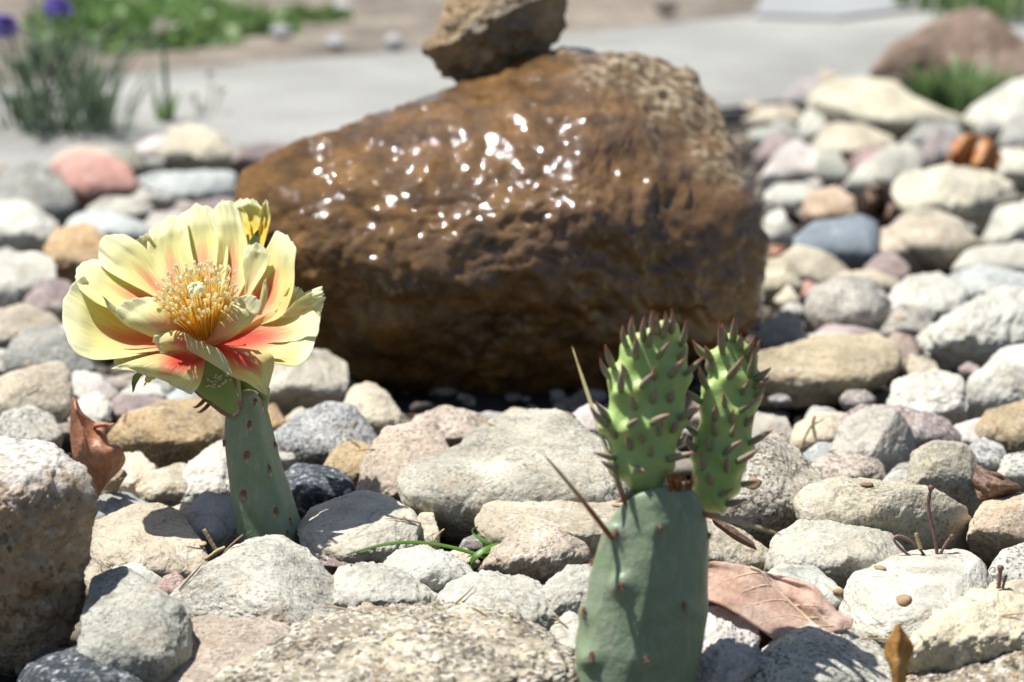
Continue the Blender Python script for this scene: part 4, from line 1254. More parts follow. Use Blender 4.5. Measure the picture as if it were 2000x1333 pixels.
# right side
pe([(940, 900), (1120, 720), (1240, 540), (1320, 400), (1378, 270)], [(960, 960), (1220, 860), (1390, 790), (1455, 620), (1476, 370)], .2, 1.8, "petal_red", tw=-1.6, seed=7, cup=.45, tipc=.03, ruf=.0011)
pe([(1160, 700), (1175, 600), (1165, 480), (1175, 370)], [(1190, 690), (1270, 540), (1312, 420), (1290, 380)], .9, 1.9, "petal_pale", seed=8, cup=.2, tipc=.1, ruf=.0004)
pe([(1330, 820), (1400, 720), (1450, 630)], [(1400, 800), (1490, 730), (1522, 660)], .6, .9, "petal_pale", seed=9, cup=.1, tipc=.15)
pe([(960, 985), (1180, 875), (1370, 795), (1520, 715), (1650, 660)], [(960, 1010), (1180, 1040), (1350, 1070), (1500, 1085), (1600, 1010)], -.2, .2, "petal_red", tw=-2.0, seed=10, cup=.35, tipc=.02, ruf=.0006, curve=-.25)
pe([(1380, 820), (1500, 720), (1600, 665), (1660, 660)], [(1540, 800), (1600, 760), (1630, 800), (1655, 740)], -.25, -.45, "petal_pale", seed=11, tipc=.05, ruf=.0009)
# front, hanging
pe([(890, 1000), (1050, 1080), (1090, 1170), (1190, 1210), (1300, 1310)], [(960, 990), (1150, 1015), (1335, 1065), (1330, 1150), (1312, 1305)], -.7, -1.2, "petal_red", seed=12, cup=-.3, ruf=.0005, curve=-.3)
pe([(790, 1030), (650, 1050), (480, 1110), (362, 1158)], [(925, 1060), (880, 1140), (830, 1230), (768, 1292)], -.7, -1.7, "petal_red", seed=13, cup=-.25, tipc=-.12, ruf=.0006, curve=-.3)
# inner row, cupped towards the viewer
pe([(880, 985), (945, 930), (1000, 780), (1090, 690)], [(950, 1000), (1090, 940), (1205, 850), (1275, 745)], -.5, -1.0, 'petal_peach', wid=1.02, seed=14, cup=-.35, tipc=.14, ruf=.0003, curve=-.3)
pe([(800, 930), (600, 945), (440, 880), (350, 800)], [(830, 920), (735, 830), (660, 730), (560, 685)], -.5, -.9, 'petal_peach', wid=1.02, seed=15, cup=-.35, tipc=.16, ruf=.0003, curve=-.3)
pe([(620, 960), (420, 870), (300, 765), (262, 680)], [(640, 930), (480, 850), (360, 760), (265, 678)], -.35, -.55, "petal_pale", wid=1.0, seed=16, cup=-.1, ruf=.0002)
pe([(1230, 800), (1260, 700), (1275, 620), (1290, 575)], [(1270, 800), (1305, 710), (1312, 640), (1298, 578)], -.2, -.3, "petal_pale", wid=1.0, seed=17, cup=-.1, ruf=.0002)
# folded front petals
pe([(880, 1030), (740, 1035), (640, 1035), (595, 990)], [(880, 960), (780, 905), (690, 890), (610, 925)], -.9, -1.35, wid=1.0, seed=18, cup=-.4, tipc=.06, ruf=.0003)
pe([(770, 905), (790, 1020), (900, 1075), (990, 1130), (1078, 1188)], [(770, 900), (870, 965), (1000, 1010), (1050, 1080), (1088, 1180)], -1.25, -1.75, "petal_pale", wid=1.0, seed=19, cup=-.2, ruf=.0003)
# seen below and behind
pe([(560, 1010), (480, 1030), (400, 1040), (345, 1055)], [(560, 1060), (480, 1090), (420, 1125), (350, 1120)], .2, .5, "petal_pale", seed=20, cup=.1, tipc=.08)
pe([(620, 1030), (540, 1040), (500, 1090)], [(640, 1060), (560, 1090), (500, 1110)], -.2, .0, "petal", seed=21, cup=.1)
pe([(590, 1150), (540, 1190), (524, 1245)], [(640, 1160), (580, 1210), (526, 1248)], -.9, -1.0, "petal_pale", seed=22)
# green sepals
M["sepal"] = uv_ramp_mat("sepal_green", [(0, (.34, .42, .12)), (.6, (.22, .30, .08)), (1, (.12, .15, .06))], .5, trans=.25)
petal([(520, 1150), (460, 1180), (448, 1230), (456, 1282)], [(540, 1165), (500, 1190), (470, 1240), (458, 1284)], -.5, -.6, DF, flower, rootL, M["sepal"], zoom=Z1, seed=23, name="sepal", ruf=.0003)

# stamens
axis = np.array([-.10, -.42, .90]); axis /= np.linalg.norm(axis)
c0 = at(402, 650, DF - .004)
t1 = np.cross(axis, [0, 1, .3]); t1 /= np.linalg.norm(t1)
t2 = np.cross(axis, t1)
M["filament"] = uv_ramp_mat("stamen", [(0, (.95, .58, .03)), (.45, (.97, .74, .14)), (.74, (.97, .85, .46)), (.80, (.92, .87, .60)), (1, (.93, .90, .68))], .5, trans=.6)
rs = random.Random(11)
ST = []
for k in range(190):
    ph = k * 2.39996
    rr = math.sqrt((k + .5) / 190)
    rb = .0042 * (.55 + .45 * rr)
    b0 = c0 + rb * (math.cos(ph) * t1 + math.sin(ph) * t2)
    hgt = .0145 + .0065 * rs.random() - .003 * rr
    tip = c0 + axis * hgt + (.0028 + .0092 * rr + rs.uniform(-.001, .001)) * (math.cos(ph + .1) * t1 + math.sin(ph + .1) * t2)
    mid = (b0 + tip) / 2 + axis * .0022 + np.array([rs.uniform(-1, 1), rs.uniform(-1, 1), 0]) * .0008
    P = bez(b0, mid, tip, 7)
    fv, ff, fu = tube(P, [.00022] * 6 + [.00016], 5)
    fu = np.stack([fu[:, 0] * .75, fu[:, 1]], 1)
    d = tip - P[-2]; d /= np.linalg.norm(d)
    d = d + np.array([rs.uniform(-.7, .7), rs.uniform(-.7, .7), rs.uniform(-.3, .3)]); d /= np.linalg.norm(d)
    av, af, au = tube([tip - d * .0002, tip + d * .0005, tip + d * .0011, tip + d * .0015], [.00026, .00045, .00042, .0001], 6)
    au = np.stack([.85 + .15 * au[:, 0], au[:, 1]], 1)
    ST.append((depth_of(tip), join([(fv, ff, fu), (av, af, au)])))
ST.sort(key=lambda q: q[0])
for dpt, (V, fcx, u) in ST[:98]:
    mesh_obj("stamen", V, fcx, M["filament"], flower, rootL, uv=u)
V, fcx, u = join([q[1] for q in ST[98:]])
mesh_obj("stamens", V, fcx, M["filament"], flower, rootL, uv=u)["kind"] = "stuff"
# pistil
tipP = c0 + axis * .0140
V1 = tube(bez(c0, (c0 + tipP) / 2, tipP, 6), [.0009, .0009, .0010, .0010, .0011, .0012], 8)
lob = []
for k in range(7):
    a_ = k / 7 * 2 * math.pi
    dd = .0017 * (math.cos(a_) * t1 + math.sin(a_) * t2)
    lob.append(tube([tipP - axis * .0004 + dd * .5, tipP + axis * .0012 + dd * 1.25, tipP + axis * .0030 + dd, tipP + axis * .0038 + dd * .5], [.0006, .0011, .0009, .0002], 7))
V, fcx, u = join([V1] + lob)
mesh_obj("pistil", V, fcx, uv_ramp_mat("pistil_cream", [(0, (.80, .76, .46)), (1, (.84, .82, .56))], .45, sss=.2), flower, rootL, uv=u)

# the second flower, behind
f2c = [(490, 470), (508, 472), (512, 488), (500, 496), (486, 488)]
W, f, C, size = solid_from_outline(np.array(f2c, float), DF + .030, sub=4, lt=0, lb=0, cdep=.6, sq=.8, cuts=0, namp=.02, rough=0, seed=55)
fl2 = mesh_obj("flower", W, f, M["sepal"], fc_, rootL)
fl2["label"] = "half open lemon yellow flower standing behind the big one"
def pe2(l, r, d0, d1, mat, **k):
    petal(l, r, d0, d1, DF + .03, fl2, rootL, M[mat], zoom=Z1, **k)
pe2([(1190, 380), (1100, 300), (1040, 180), (1000, 110), (1020, 85)], [(1220, 380), (1190, 260), (1160, 150), (1110, 100)], .0, 1.5, "petal_yel", seed=61, cup=.3, tipc=.06, ruf=.0014)
pe2([(1190, 390), (1130, 250), (1100, 140), (1120, 85)], [(1250, 390), (1275, 260), (1270, 150), (1225, 80)], -.1, 1.3, "petal_yel", seed=62, cup=.5, tipc=.10, ruf=.0014)
pe2([(1220, 390), (1255, 260), (1260, 160), (1285, 90)], [(1280, 380), (1305, 260), (1322, 180), (1306, 80)], -.1, .9, "petal_yel", seed=63, cup=.3, tipc=.04, ruf=.0014)
pe2([(700, 560), (560, 460), (490, 400), (470, 345)], [(740, 540), (640, 420), (570, 340), (545, 285)], .2, .2, "petal_yel", seed=64, cup=.1, tipc=.05)
petal([(1200, 370), (1190, 350), (1215, 300), (1248, 258)], [(1245, 370), (1250, 350), (1252, 300), (1250, 258)], -.6, -.6, DF + .03, fl2, rootL, M["sepal"], zoom=Z1, seed=65, name="sepal", ruf=.0002)
# ------------------------------------------------------------------ dead leaves, twigs, grass
def leaf_mat(name, c0, c1, c2, vein=(.6, .45, .33), trans=.25, rough=.6, vs=0.5):
    m, nt, b, out = new_mat(name)
    tc = nd(nt, "ShaderNodeTexCoord")
    n = noise(nt, tc.outputs["Object"], 70, 5, .6)
    c = ramp(nt, n, [(.3, c0), (.5, c1), (.7, c2)]).outputs[0]
    n2 = noise(nt, tc.outputs["Object"], 420, 4, .65)
    r = ramp(nt, n2, [(.3, .72), (.7, 1.15)]).outputs[0]
    c = mixc(nt, 1.0, c, r, "MULTIPLY")
    # fine net of side veins
    v = nd(nt, "ShaderNodeTexVoronoi"); v.feature = "DISTANCE_TO_EDGE"; v.inputs["Scale"].default_value = 300; L(nt, tc.outputs["Object"], v.inputs["Vector"])
    rv = ramp(nt, v.outputs["Distance"], [(0, .35 * vs), (.12, 0)]).outputs[0]
    c = mixc(nt, rv, c, vein)
    L(nt, c, b.inputs["Base Color"])
    b.inputs["Roughness"].default_value = rough
    hs = nd(nt, "ShaderNodeMath", operation="ADD"); L(nt, n, hs.inputs[0]); L(nt, n2, hs.inputs[1])
    L(nt, bump(nt, hs.outputs[0], .7, .0007), b.inputs["Normal"])
    t = nd(nt, "ShaderNodeBsdfTranslucent"); L(nt, c, t.inputs[0])
    mx = nd(nt, "ShaderNodeMixShader"); mx.inputs[0].default_value = trans
    L(nt, b.outputs[0], mx.inputs[1]); L(nt, t.outputs[0], mx.inputs[2]); L(nt, mx.outputs[0], out.inputs[0])
    return m


def sheet(rows, D, nu=30, nv=24, wav=.0, seed=0, sharp=()):
    """rows: lists of (px, py, depth cm) across the leaf, from one end to the other; smoothly lofted.
    returns world verts, quads, uv and a function giving the surface point at (u, v)"""
    R0 = [np.asarray(r, float) for r in rows]
    v = np.linspace(0, 1, nv)
    G = []
    for r in R0:
        t = np.linspace(0, 1, len(r))
        G.append(np.stack([np.interp(v, t, r[:, k]) for k in range(3)], 1))
    G = np.array(G)
    tu = np.linspace(0, 1, len(G)); u = np.linspace(0, 1, nu)
    # catmull-rom along the length
    def cr(Q, u):
        n = len(Q) - 1
        x = np.clip(u * n, 0, n - 1e-6); i = x.astype(int); t = (x - i)[:, None, None]
        P = np.concatenate([[2 * Q[0] - Q[1]], Q, [2 * Q[-1] - Q[-2]]])
        a, b_, c, d = P[i], P[i + 1], P[i + 2], P[i + 3]
        return .5 * (2 * b_ + (c - a) * t + (2 * a - 5 * b_ + 4 * c - d) * t ** 2 + (3 * b_ - a - 3 * c + d) * t ** 3)
    X = cr(G, u)
    X[:, :, :2] += 0
    sm = X.copy()
    for _ in range(2):
        q = sm.copy(); q[:, 1:-1] = (sm[:, :-2] + 2 * sm[:, 1:-1] + sm[:, 2:]) / 4; sm = q
    X = sm
    U, Vv = np.meshgrid(u, v, indexing="ij")
    nz = fbm(np.stack([U.ravel() * 4, Vv.ravel() * 4, np.full(U.size, seed * 2.3)], 1), 4, seed).reshape(U.shape)
    X[:, :, 2] += nz * wav
    W = np.array([at(x, y, D + d * .01) for x, y, d in X.reshape(-1, 3)])
    i = np.arange(nu * nv).reshape(nu, nv)
    f = np.stack([i[:-1, :-1].ravel(), i[:-1, 1:].ravel(), i[1:, 1:].ravel(), i[1:, :-1].ravel()], 1)
    Wg = W.reshape(nu, nv, 3)
    def P(a, b_):
        x, y = a * (nu - 1), b_ * (nv - 1)
        i0, j0 = min(int(x), nu - 2), min(int(y), nv - 2); fx, fy = x - i0, y - j0
        return (Wg[i0, j0] * (1 - fx) * (1 - fy) + Wg[i0 + 1, j0] * fx * (1 - fy) + Wg[i0, j0 + 1] * (1 - fx) * fy + Wg[i0 + 1, j0 + 1] * fx * fy)
    return W, f, np.stack([U.ravel(), Vv.ravel()], 1), P


def leaf_obj(name, label, rows, D, mat, wav=.05, seed=0, thick=.0005, cat="leaf", group=None, parent=None, root=None, part=None, **k):
    W, f, uv, P = sheet(rows, D, wav=wav, seed=seed, **k)
    o3 = W.mean(0)
    if parent is None:
        o = mesh_obj(name, W, f, mat, origin=o3, uv=uv)
        tag(o, label, cat, group)
        r0 = o3
    else:
        o = mesh_obj(name, W, f, mat, parent, root, uv=uv); r0 = root
    md = o.modifiers.new("Solidify", "SOLIDIFY"); md.thickness = thick; md.offset = 0
    return o, P, r0


M["leaf_pink"] = leaf_mat("dead_leaf_pinkish", (.62, .36, .25), (.75, .51, .39), (.80, .61, .50), vein=(.70, .54, .40))
M["leaf_red"] = leaf_mat("dead_leaf_reddish", (.34, .13, .06), (.54, .24, .125), (.62, .34, .21), rough=.42, trans=.2)
M["leaf_gold"] = leaf_mat("dead_leaf_gold", (.50, .24, .05), (.62, .33, .08), (.70, .42, .14), trans=.35)
M["leaf_dark"] = leaf_mat("dead_leaf_dark", (.10, .05, .03), (.16, .085, .05), (.22, .13, .08), trans=.1)
M["leaf_copper"] = leaf_mat("dead_leaf_copper", (.48, .17, .045), (.62, .26, .075), (.70, .38, .16), rough=.35, trans=.2)
M["vein"] = uv_ramp_mat("leaf_vein", [(0, (.62, .45, .30)), (1, (.66, .50, .36))], .6)

# big pinkish leaf, right of the cactus
DLf = .637
rowsL = [[(1378, 1100, .6), (1340, 1130, .3), (1330, 1160, .0)],
         [(1405, 1098, .7), (1385, 1130, .35), (1370, 1170, -.2)],
         [(1478, 1112, .8), (1440, 1150, .2), (1405, 1180, -.4)],
         [(1504, 1142, .75), (1480, 1175, .1), (1450, 1205, -.5)],
         [(1545, 1180, .5), (1525, 1205, -.05), (1490, 1232, -.6)],
         [(1592, 1224, .2), (1570, 1238, -.2), (1520, 1255, -.6)],
         [(1610, 1244, .0), (1590, 1256, -.3), (1550, 1270, -.5)]]
bigleaf, Pf, r0 = leaf_obj("dead_leaf", "big pinkish tan dead leaf with pale veins lying right of the large cactus pad", rowsL, DLf, M["leaf_pink"], wav=.06, seed=3)
rowsR = [[(1486, 1118, .8), (1490, 1116, .85), (1494, 1120, .85)],
         [(1504, 1142, .75), (1522, 1134, .95), (1545, 1129, .9)],
         [(1530, 1166, .6), (1565, 1150, .7), (1588, 1142, .6)],
         [(1556, 1190, .45), (1590, 1176, .3), (1614, 1170, .4)],
         [(1580, 1212, .3), (1612, 1200, .1), (1636, 1196, .3)],
         [(1596, 1228, .2), (1630, 1218, -.1), (1664, 1212, .2)],
         [(1604, 1240, .1), (1634, 1234, -.2), (1660, 1228, .0)]]
o, Pr, _ = leaf_obj("leaf_half", None, rowsR, DLf, M["leaf_pink"], wav=.07, seed=5, parent=bigleaf, root=r0)
mid = np.array([Pf(t, 0.0) for t in np.linspace(.3, .98, 14)]) - FWD * .0003
V, fcx, u = tube(mid, np.linspace(.00045, .0007, 14), 6)
mesh_obj("midrib", V, fcx, M["vein"], bigleaf, r0, uv=u)
for a, b_ in ((.38, .30), (.52, .46), (.66, .62), (.80, .80)):
    ln = np.array([Pf(a - .22 * t ** .7, t * .95) for t in np.linspace(0, 1, 10)]) - FWD * .0002
    V, fcx, u = tube(ln, np.linspace(.00034, .00012, 10), 5)
    mesh_obj("vein", V, fcx, M["vein"], bigleaf, r0, uv=u)
for a in (.45, .62, .78):
    ln = np.array([Pr(min(a + .18 * t, 1), t * .9) for t in np.linspace(0, 1, 8)]) - FWD * .0002
    V, fcx, u = tube(ln, np.linspace(.0003, .0001, 8), 5)
    mesh_obj("vein", V, fcx, M["vein"], bigleaf, r0, uv=u)
# its dark, crumbling under side
leaf_obj("leaf_underside", None, [[(1380, 1168, .3), (1382, 1200, .1), (1390, 1260, .0)], [(1415, 1182, .2), (1430, 1210, .2), (1440, 1260, .1)], [(1460, 1210, .2), (1475, 1240, .2), (1480, 1290, .1)],
                                  [(1510, 1245, .1), (1510, 1262, .2), (1505, 1290, .1)]], DLf + .002, M["leaf_dark"], wav=.1, seed=6, parent=bigleaf, root=r0)

# upright reddish leaf by the rough rock
DRl = .76
rowsU = [[(143, 778, .0), (145, 777, .1), (148, 780, .0)],
         [(139, 805, .1), (150, 802, -.4), (160, 806, .1)],
         [(138, 840, .2), (155, 826, -.5), (176, 826, .2), (186, 826, .5)],
         [(140, 870, .2), (162, 852, -.6), (188, 850, -.1), (203, 836, .3)],
         [(146, 900, .1), (168, 880, -.5), (196, 870, -.6), (212, 866, .3)],
         [(160, 922, .2), (178, 905, -.4), (206, 890, -.7), (232, 872, -.1)],
         [(178, 940, .3), (190, 925, -.3), (214, 908, -.6), (244, 895, .2)],
         [(188, 962, .4), (196, 950, .1), (210, 930, -.2), (236, 915, .3)],
         [(184, 980, .5), (190, 976, .4), (198, 960, .2), (206, 945, .4)]]
ol, Pu, r1 = leaf_obj("dead_leaf", "curled reddish brown dead leaf standing upright behind the rough left rock", rowsU, DRl, M["leaf_red"], wav=.10, seed=8)
rowsT = [[(180, 838, .2), (184, 832, -.2), (186, 828, .1)], [(198, 834, .0), (202, 830, -.4), (203, 826, -.1)], [(212, 836, .0), (214, 832, -.3), (213, 828, -.1)], [(222, 830, .1), (223, 829, -.1), (222, 828, .0)]]
leaf_obj("leaf_lobe", None, rowsT, DRl, M["leaf_red"], wav=.03, seed=9, parent=ol, root=r1)
V, fcx, u = tube(np.array([Pu(t, .36) for t in np.linspace(.05, .95, 14)]) - FWD * .0004, np.linspace(.0002, .0006, 14), 6)
mesh_obj("midrib", V, fcx, M["leaf_red"], ol, r1, uv=u)

# small golden leaf, lower right
leaf_obj("dead_leaf", "small golden brown dead leaf standing between pale stones at the lower right",
         [[(1752, 1220, 0), (1754, 1218, 0), (1756, 1221, 0)], [(1742, 1238, .1), (1756, 1236, -.1), (1769, 1240, .1)], [(1731, 1258, .15), (1756, 1256, -.15), (1782, 1260, .1)],
          [(1729, 1280, .15), (1752, 1282, -.15), (1783, 1272, .1)], [(1738, 1300, .1), (1754, 1302, -.25), (1772, 1296, .1)], [(1744, 1330, .1), (1756, 1332, -.2), (1768, 1330, .1)], [(1748, 1360, .1), (1757, 1362, -.1), (1764, 1360, .1)]],
         .600, M["leaf_gold"], wav=.02, seed=11)
# dark leaf between the right hand stones
leaf_obj("dead_leaf", "dark brown folded dead leaf beside the upright yellowish stone", [[(1905, 905, .6), (1900, 940, .2), (1910, 975, .0)], [(1925, 918, .2), (1925, 945, -.3), (1932, 985, .0)], [(1950, 925, -.2), (1950, 948, -.6), (1955, 985, .2)],
          [(1970, 938, .0), (1972, 950, -.4), (1976, 972, .2)], [(1992, 948, .2), (1993, 951, .1), (1992, 955, .2)]], .735, M["leaf_dark"], wav=.12, seed=12)
# copper leaf in the upper right
leaf_obj("dead_leaf", "shiny copper coloured curled leaf among pale stones at the upper right",
         [[(1850, 318, .3), (1856, 290, .0), (1866, 272, .3)], [(1846, 334, .2), (1868, 300, -.9), (1890, 262, .2)], [(1866, 350, .2), (1890, 312, .3), (1912, 264, .3)], [(1886, 356, .1), (1912, 318, -1.0), (1936, 276, .2)],
          [(1912, 360, .2), (1930, 326, .2), (1950, 292, .3)], [(1936, 362, .3), (1948, 336, -.2), (1958, 306, .4)]], 1.42, M["leaf_copper"], wav=.10, seed=13, nu=40, nv=30)
# crumpled brown bits
leaf_obj("dead_leaf", "crumpled brown leaf scrap below the long diagonal stone", [[(1676, 400, .3), (1690, 375, -.3), (1700, 360, .3)], [(1682, 425, .2), (1705, 395, -.9), (1722, 362, .2)], [(1700, 440, .2), (1720, 410, .4), (1738, 378, .3)], [(1722, 448, .1), (1738, 420, -.7), (1750, 396, .2)],
          [(1744, 446, .3), (1752, 428, .1), (1756, 410, .4)]], 1.27, M["leaf_dark"], wav=.4, seed=14)
leaf_obj("dead_leaf", "small red brown leaf scrap against the right side of the wet boulder", [[(1498, 505, .2), (1500, 490, .0), (1504, 478, .2)], [(1510, 512, .1), (1514, 495, -.4), (1520, 480, .1)], [(1526, 508, .2), (1530, 492, -.1), (1534, 480, .3)]], 1.17, M["leaf_red"], wav=.1, seed=15)
leaf_obj("dead_leaf", "red brown leaf cut by the right edge on the white stone", [[(1990, 775, .2), (1996, 730, .0), (2002, 680, .2)], [(2004, 785, .0), (2010, 740, -.3), (2016, 690, .0)], [(2024, 790, .2), (2030, 745, .0), (2034, 700, .2)]], .90, M["leaf_red"], wav=.1, seed=16)
leaf_obj("dead_leaf", "pale scrap of thin dry leaf wrapped on the cream stone beside the dead leaf", [[(190, 960, .2), (205, 935, .0), (228, 915, .1)], [(205, 966, .0), (222, 940, -.3), (242, 918, -.1)], [(228, 962, .0), (240, 940, -.2), (248, 928, .0)]], .768, leaf_mat("thin_dry_leaf", (.5, .40, .25), (.56, .46, .31), (.62, .54, .40), trans=.4), wav=.04, seed=17)
leaf_obj("dead_leaf", "torn brown leaf edge under the long spine right of the cactus", [[(1388, 1008, .2), (1392, 1016, .0), (1396, 1024, .2)], [(1430, 1030, .0), (1432, 1044, -.2), (1440, 1056, .1)], [(1470, 1060, .2), (1474, 1068, .0), (1478, 1074, .2)]], .680, M["leaf_dark"], wav=.05, seed=18)

# ---- green grass blade with its little leaves
M["grass"] = uv_ramp_mat("grass_blade", [(0, (.16, .33, .04)), (.5, (.17, .33, .06)), (1, (.09, .17, .05))], .45, trans=.35)
def blade(line, widths, D, name, mat, parent=None, root=None, seed=0, lift=.0):
    """flat strap along photo pixels (x, y, depth cm)"""
    Lr = np.asarray(line, float)
    t = np.linspace(0, 1, len(Lr)); tt = np.linspace(0, 1, 24)
    Q = np.stack([np.interp(tt, t, Lr[:, k]) for k in range(3)], 1)
    for _ in range(4):
        q = Q.copy(); q[1:-1] = (Q[:-2] + 2 * Q[1:-1] + Q[2:]) / 4; Q = q
    w = np.interp(tt, np.linspace(0, 1, len(widths)), widths)
    T = np.gradient(Q[:, :2], axis=0); T /= np.linalg.norm(T, axis=1)[:, None] + 1e-9
    N = np.stack([-T[:, 1], T[:, 0]], 1)
    V, UV = [], []
    for i in range(24):
        for j, off in enumerate((-1, 0, 1)):
            x, y = Q[i, :2] + N[i] * w[i] / 2 * off
            V.append(at(x, y, D + Q[i, 2] * .01 + (abs(off) - 1) * -.0008 + off * .001)); UV.append((tt[i], j / 2))
    i = np.arange(72).reshape(24, 3)
    f = np.concatenate([np.stack([i[:-1, a], i[:-1, a + 1], i[1:, a + 1], i[1:, a]], 1) for a in (0, 1)])
    V = np.array(V)
    o = mesh_obj(name, V, f, mat, parent, V.mean(0) if root is None else root, uv=np.array(UV))
    md = o.modifiers.new("Solidify", "SOLIDIFY"); md.thickness = .00025
    return o
gb = gpt(965, 1100)
gr = empty("grass_plant", gb, "small green grass plant with one long arching blade before the smooth beige slab", "grass")
DG = .708
blade([(975, 1098, .6), (940, 1086, .2), (900, 1072, .0), (850, 1062, -.3), (800, 1057, -.8), (750, 1062, -1.4), (710, 1073, -1.8), (676, 1083, -2.0)], [5, 6, 6, 5.5, 5, 3.5, .8], DG, "leaf_blade", M["grass"], gr, gb)
blade([(975, 1070, .6), (955, 1062, .2), (935, 1050, .2), (922, 1036, .4), (934, 1030, .5)], [6, 7, 6, 4, .5], DG, "leaf_blade", M["grass"], gr, gb)
blade([(976, 1062, .5), (948, 1072, .1), (928, 1086, .0), (918, 1102, .1), (917, 1120, .2)], [5, 10, 11, 7, .6], DG - .002, "leaf_blade", M["grass"], gr, gb)
blade([(970, 1075, .5), (950, 1078, .3), (930, 1082, .2), (915, 1086, .3)], [6, 8, 6, .5], DG + .004, "leaf_blade", M["grass"], gr, gb)

# ---- dry stalks
M["twig"] = uv_ramp_mat("dry_stalk", [(0, (.16, .075, .06)), (.6, (.22, .11, .085)), (1, (.10, .055, .05))], .55, bumps=.0003, nscale=900, nvar=.35)
M["straw"] = uv_ramp_mat("straw", [(0, (.50, .38, .20)), (1, (.40, .30, .14))], .6)
def stalk(line, D, r, parent, root, mat, name="stalk", knob=0.0):
    Lr = np.asarray(line, float)
    t = np.linspace(0, 1, len(Lr)); tt = np.linspace(0, 1, 16)
    Q = np.stack([np.interp(tt, t, Lr[:, k]) for k in range(2)], 1)
    for _ in range(3):
        q = Q.copy(); q[1:-1] = (Q[:-2] + 2 * Q[1:-1] + Q[2:]) / 4; Q = q
    P = np.array([at(x, y, D) for x, y in Q])
    rad = np.full(16, r) * (1 + .12 * np.sin(np.arange(16) * 2.1))
    parts = [tube(P, rad, 7)]
    if knob:
        d = P[-1] - P[-2]; d /= np.linalg.norm(d)
        parts.append(tube([P[-1] - d * knob * .5, P[-1], P[-1] + d * knob * .4, P[-1] + d * knob], [r, knob * .8, knob * .95, knob * .5], 9))
    V, fcx, u = join(parts)
    return mesh_obj(name, V, fcx, mat, parent, root, uv=u)
tb = gpt(1822, 1150)
tw = empty("dry_stalks", tb, "cluster of dark reddish dry stalks with knobbed tips in front of the large yellowish stone", "stalks")
DS = .690
stalk([(1832, 1110), (1830, 1075), (1824, 1040), (1814, 1005), (1812, 980), (1818, 955)], DS, .00055, tw, tb, M["twig"], knob=.0011)
stalk([(1832, 1095), (1840, 1075), (1850, 1058), (1858, 1050)], DS, .00045, tw, tb, M["twig"], knob=.0010)
stalk([(1782, 1090), (1768, 1080), (1750, 1065), (1740, 1048), (1755, 1044), (1775, 1052), (1795, 1068), (1805, 1085)], DS, .00042, tw, tb, M["twig"])
stalk([(1798, 1072), (1794, 1060), (1789, 1042)], DS - .001, .0006, tw, tb, M["straw"], name="dry_bud", knob=.0002)
tb2 = gpt(1950, 1160)
tw2 = empty("dry_stalks", tb2, "two short dark dry stalks beside the biggest pale grey cobble at the right edge", "stalks")
stalk([(1950, 1150), (1952, 1130), (1954, 1112)], .648, .0006, tw2, tb2, M["twig"], knob=.0011)
stalk([(1958, 1150), (1962, 1135), (1966, 1124)], .648, .0004, tw2, tb2, M["twig"])
tb3 = gpt(1590, 900)
tw3 = empty("dry_twig", tb3, "thin pale dry twig shaped like an inverted V on the cream stone at right", "twig")
stalk([(1556, 890), (1566, 868), (1578, 842), (1586, 830)], .835, .0005, tw3, tb3, M["straw"])
stalk([(1597, 888), (1594, 862), (1590, 842), (1586, 828), (1592, 812)], .835, .0006, tw3, tb3, M["straw"])
stalk([(1586, 832), (1600, 824), (1610, 818)], .835, .0003, tw3, tb3, M["straw"])
tb4 = gpt(415, 1082)
tw4 = empty("dry_straw", tb4, "short straw coloured dry stem at the left foot of the flowering pad", "stem")
stalk([(424, 1078), (414, 1062), (406, 1048), (398, 1034)], .712, .0006, tw4, tb4, M["straw"])
stalk([(440, 1070), (425, 1076), (410, 1088), (400, 1094)], .708, .0006, tw4, tb4, M["straw"], name="husk")
tb5 = gpt(848, 1085)
tw5 = empty("dry_tendril", tb5, "fine curled tan tendril rising in front of the small cream pebble", "tendril")
stalk([(838, 1078), (844, 1064), (852, 1050), (862, 1038), (868, 1034)], .712, .0003, tw5, tb5, M["straw"])
stalk([(830, 1070), (838, 1074), (842, 1078)], .712, .0010, tw5, tb5, M["leaf_gold"], name="husk")
tb6 = gpt(1730, 945)
tag(stalk([(1722, 947), (1750, 945), (1776, 943)], .772, .0004, None, at(1750, 945, .772), M["straw"], name="straw_stem"), "single pale straw lying left of the upright yellowish stone", "straw")
# ------------------------------------------------------------------ planting beyond the path
def green(name, c0, c1, c2, trans=.3):
    m, nt, b, out = new_mat(name)
    co = obj_coords(nt)
    c = ramp(nt, noise(nt, co, 22, 3), [(.3, c0), (.5, c1), (.7, c2)]).outputs[0]
    L(nt, c, b.inputs["Base Color"]); b.inputs["Roughness"].default_value = .5
    t = nd(nt, "ShaderNodeBsdfTranslucent"); L(nt, c, t.inputs[0])
    mx = nd(nt, "ShaderNodeMixShader"); mx.inputs[0].default_value = trans
    L(nt, b.outputs[0], mx.inputs[1]); L(nt, t.outputs[0], mx.inputs[2]); L(nt, mx.outputs[0], out.inputs[0])
    return m
M["g_bright"] = green("weed_green", (.12, .22, .06), (.18, .30, .09), (.26, .36, .14))
M["g_sage"] = green("sage_green", (.07, .11, .06), (.13, .18, .11), (.24, .27, .20))
M["g_grass"] = green("tuft_green", (.11, .20, .06), (.18, .28, .10), (.28, .36, .16))
M["purple"] = green("purple_petals", (.22, .16, .50), (.28, .21, .60), (.36, .28, .68))
M["seed"] = green("dry_seed_head", (.40, .36, .28), (.50, .47, .38), (.58, .55, .46))


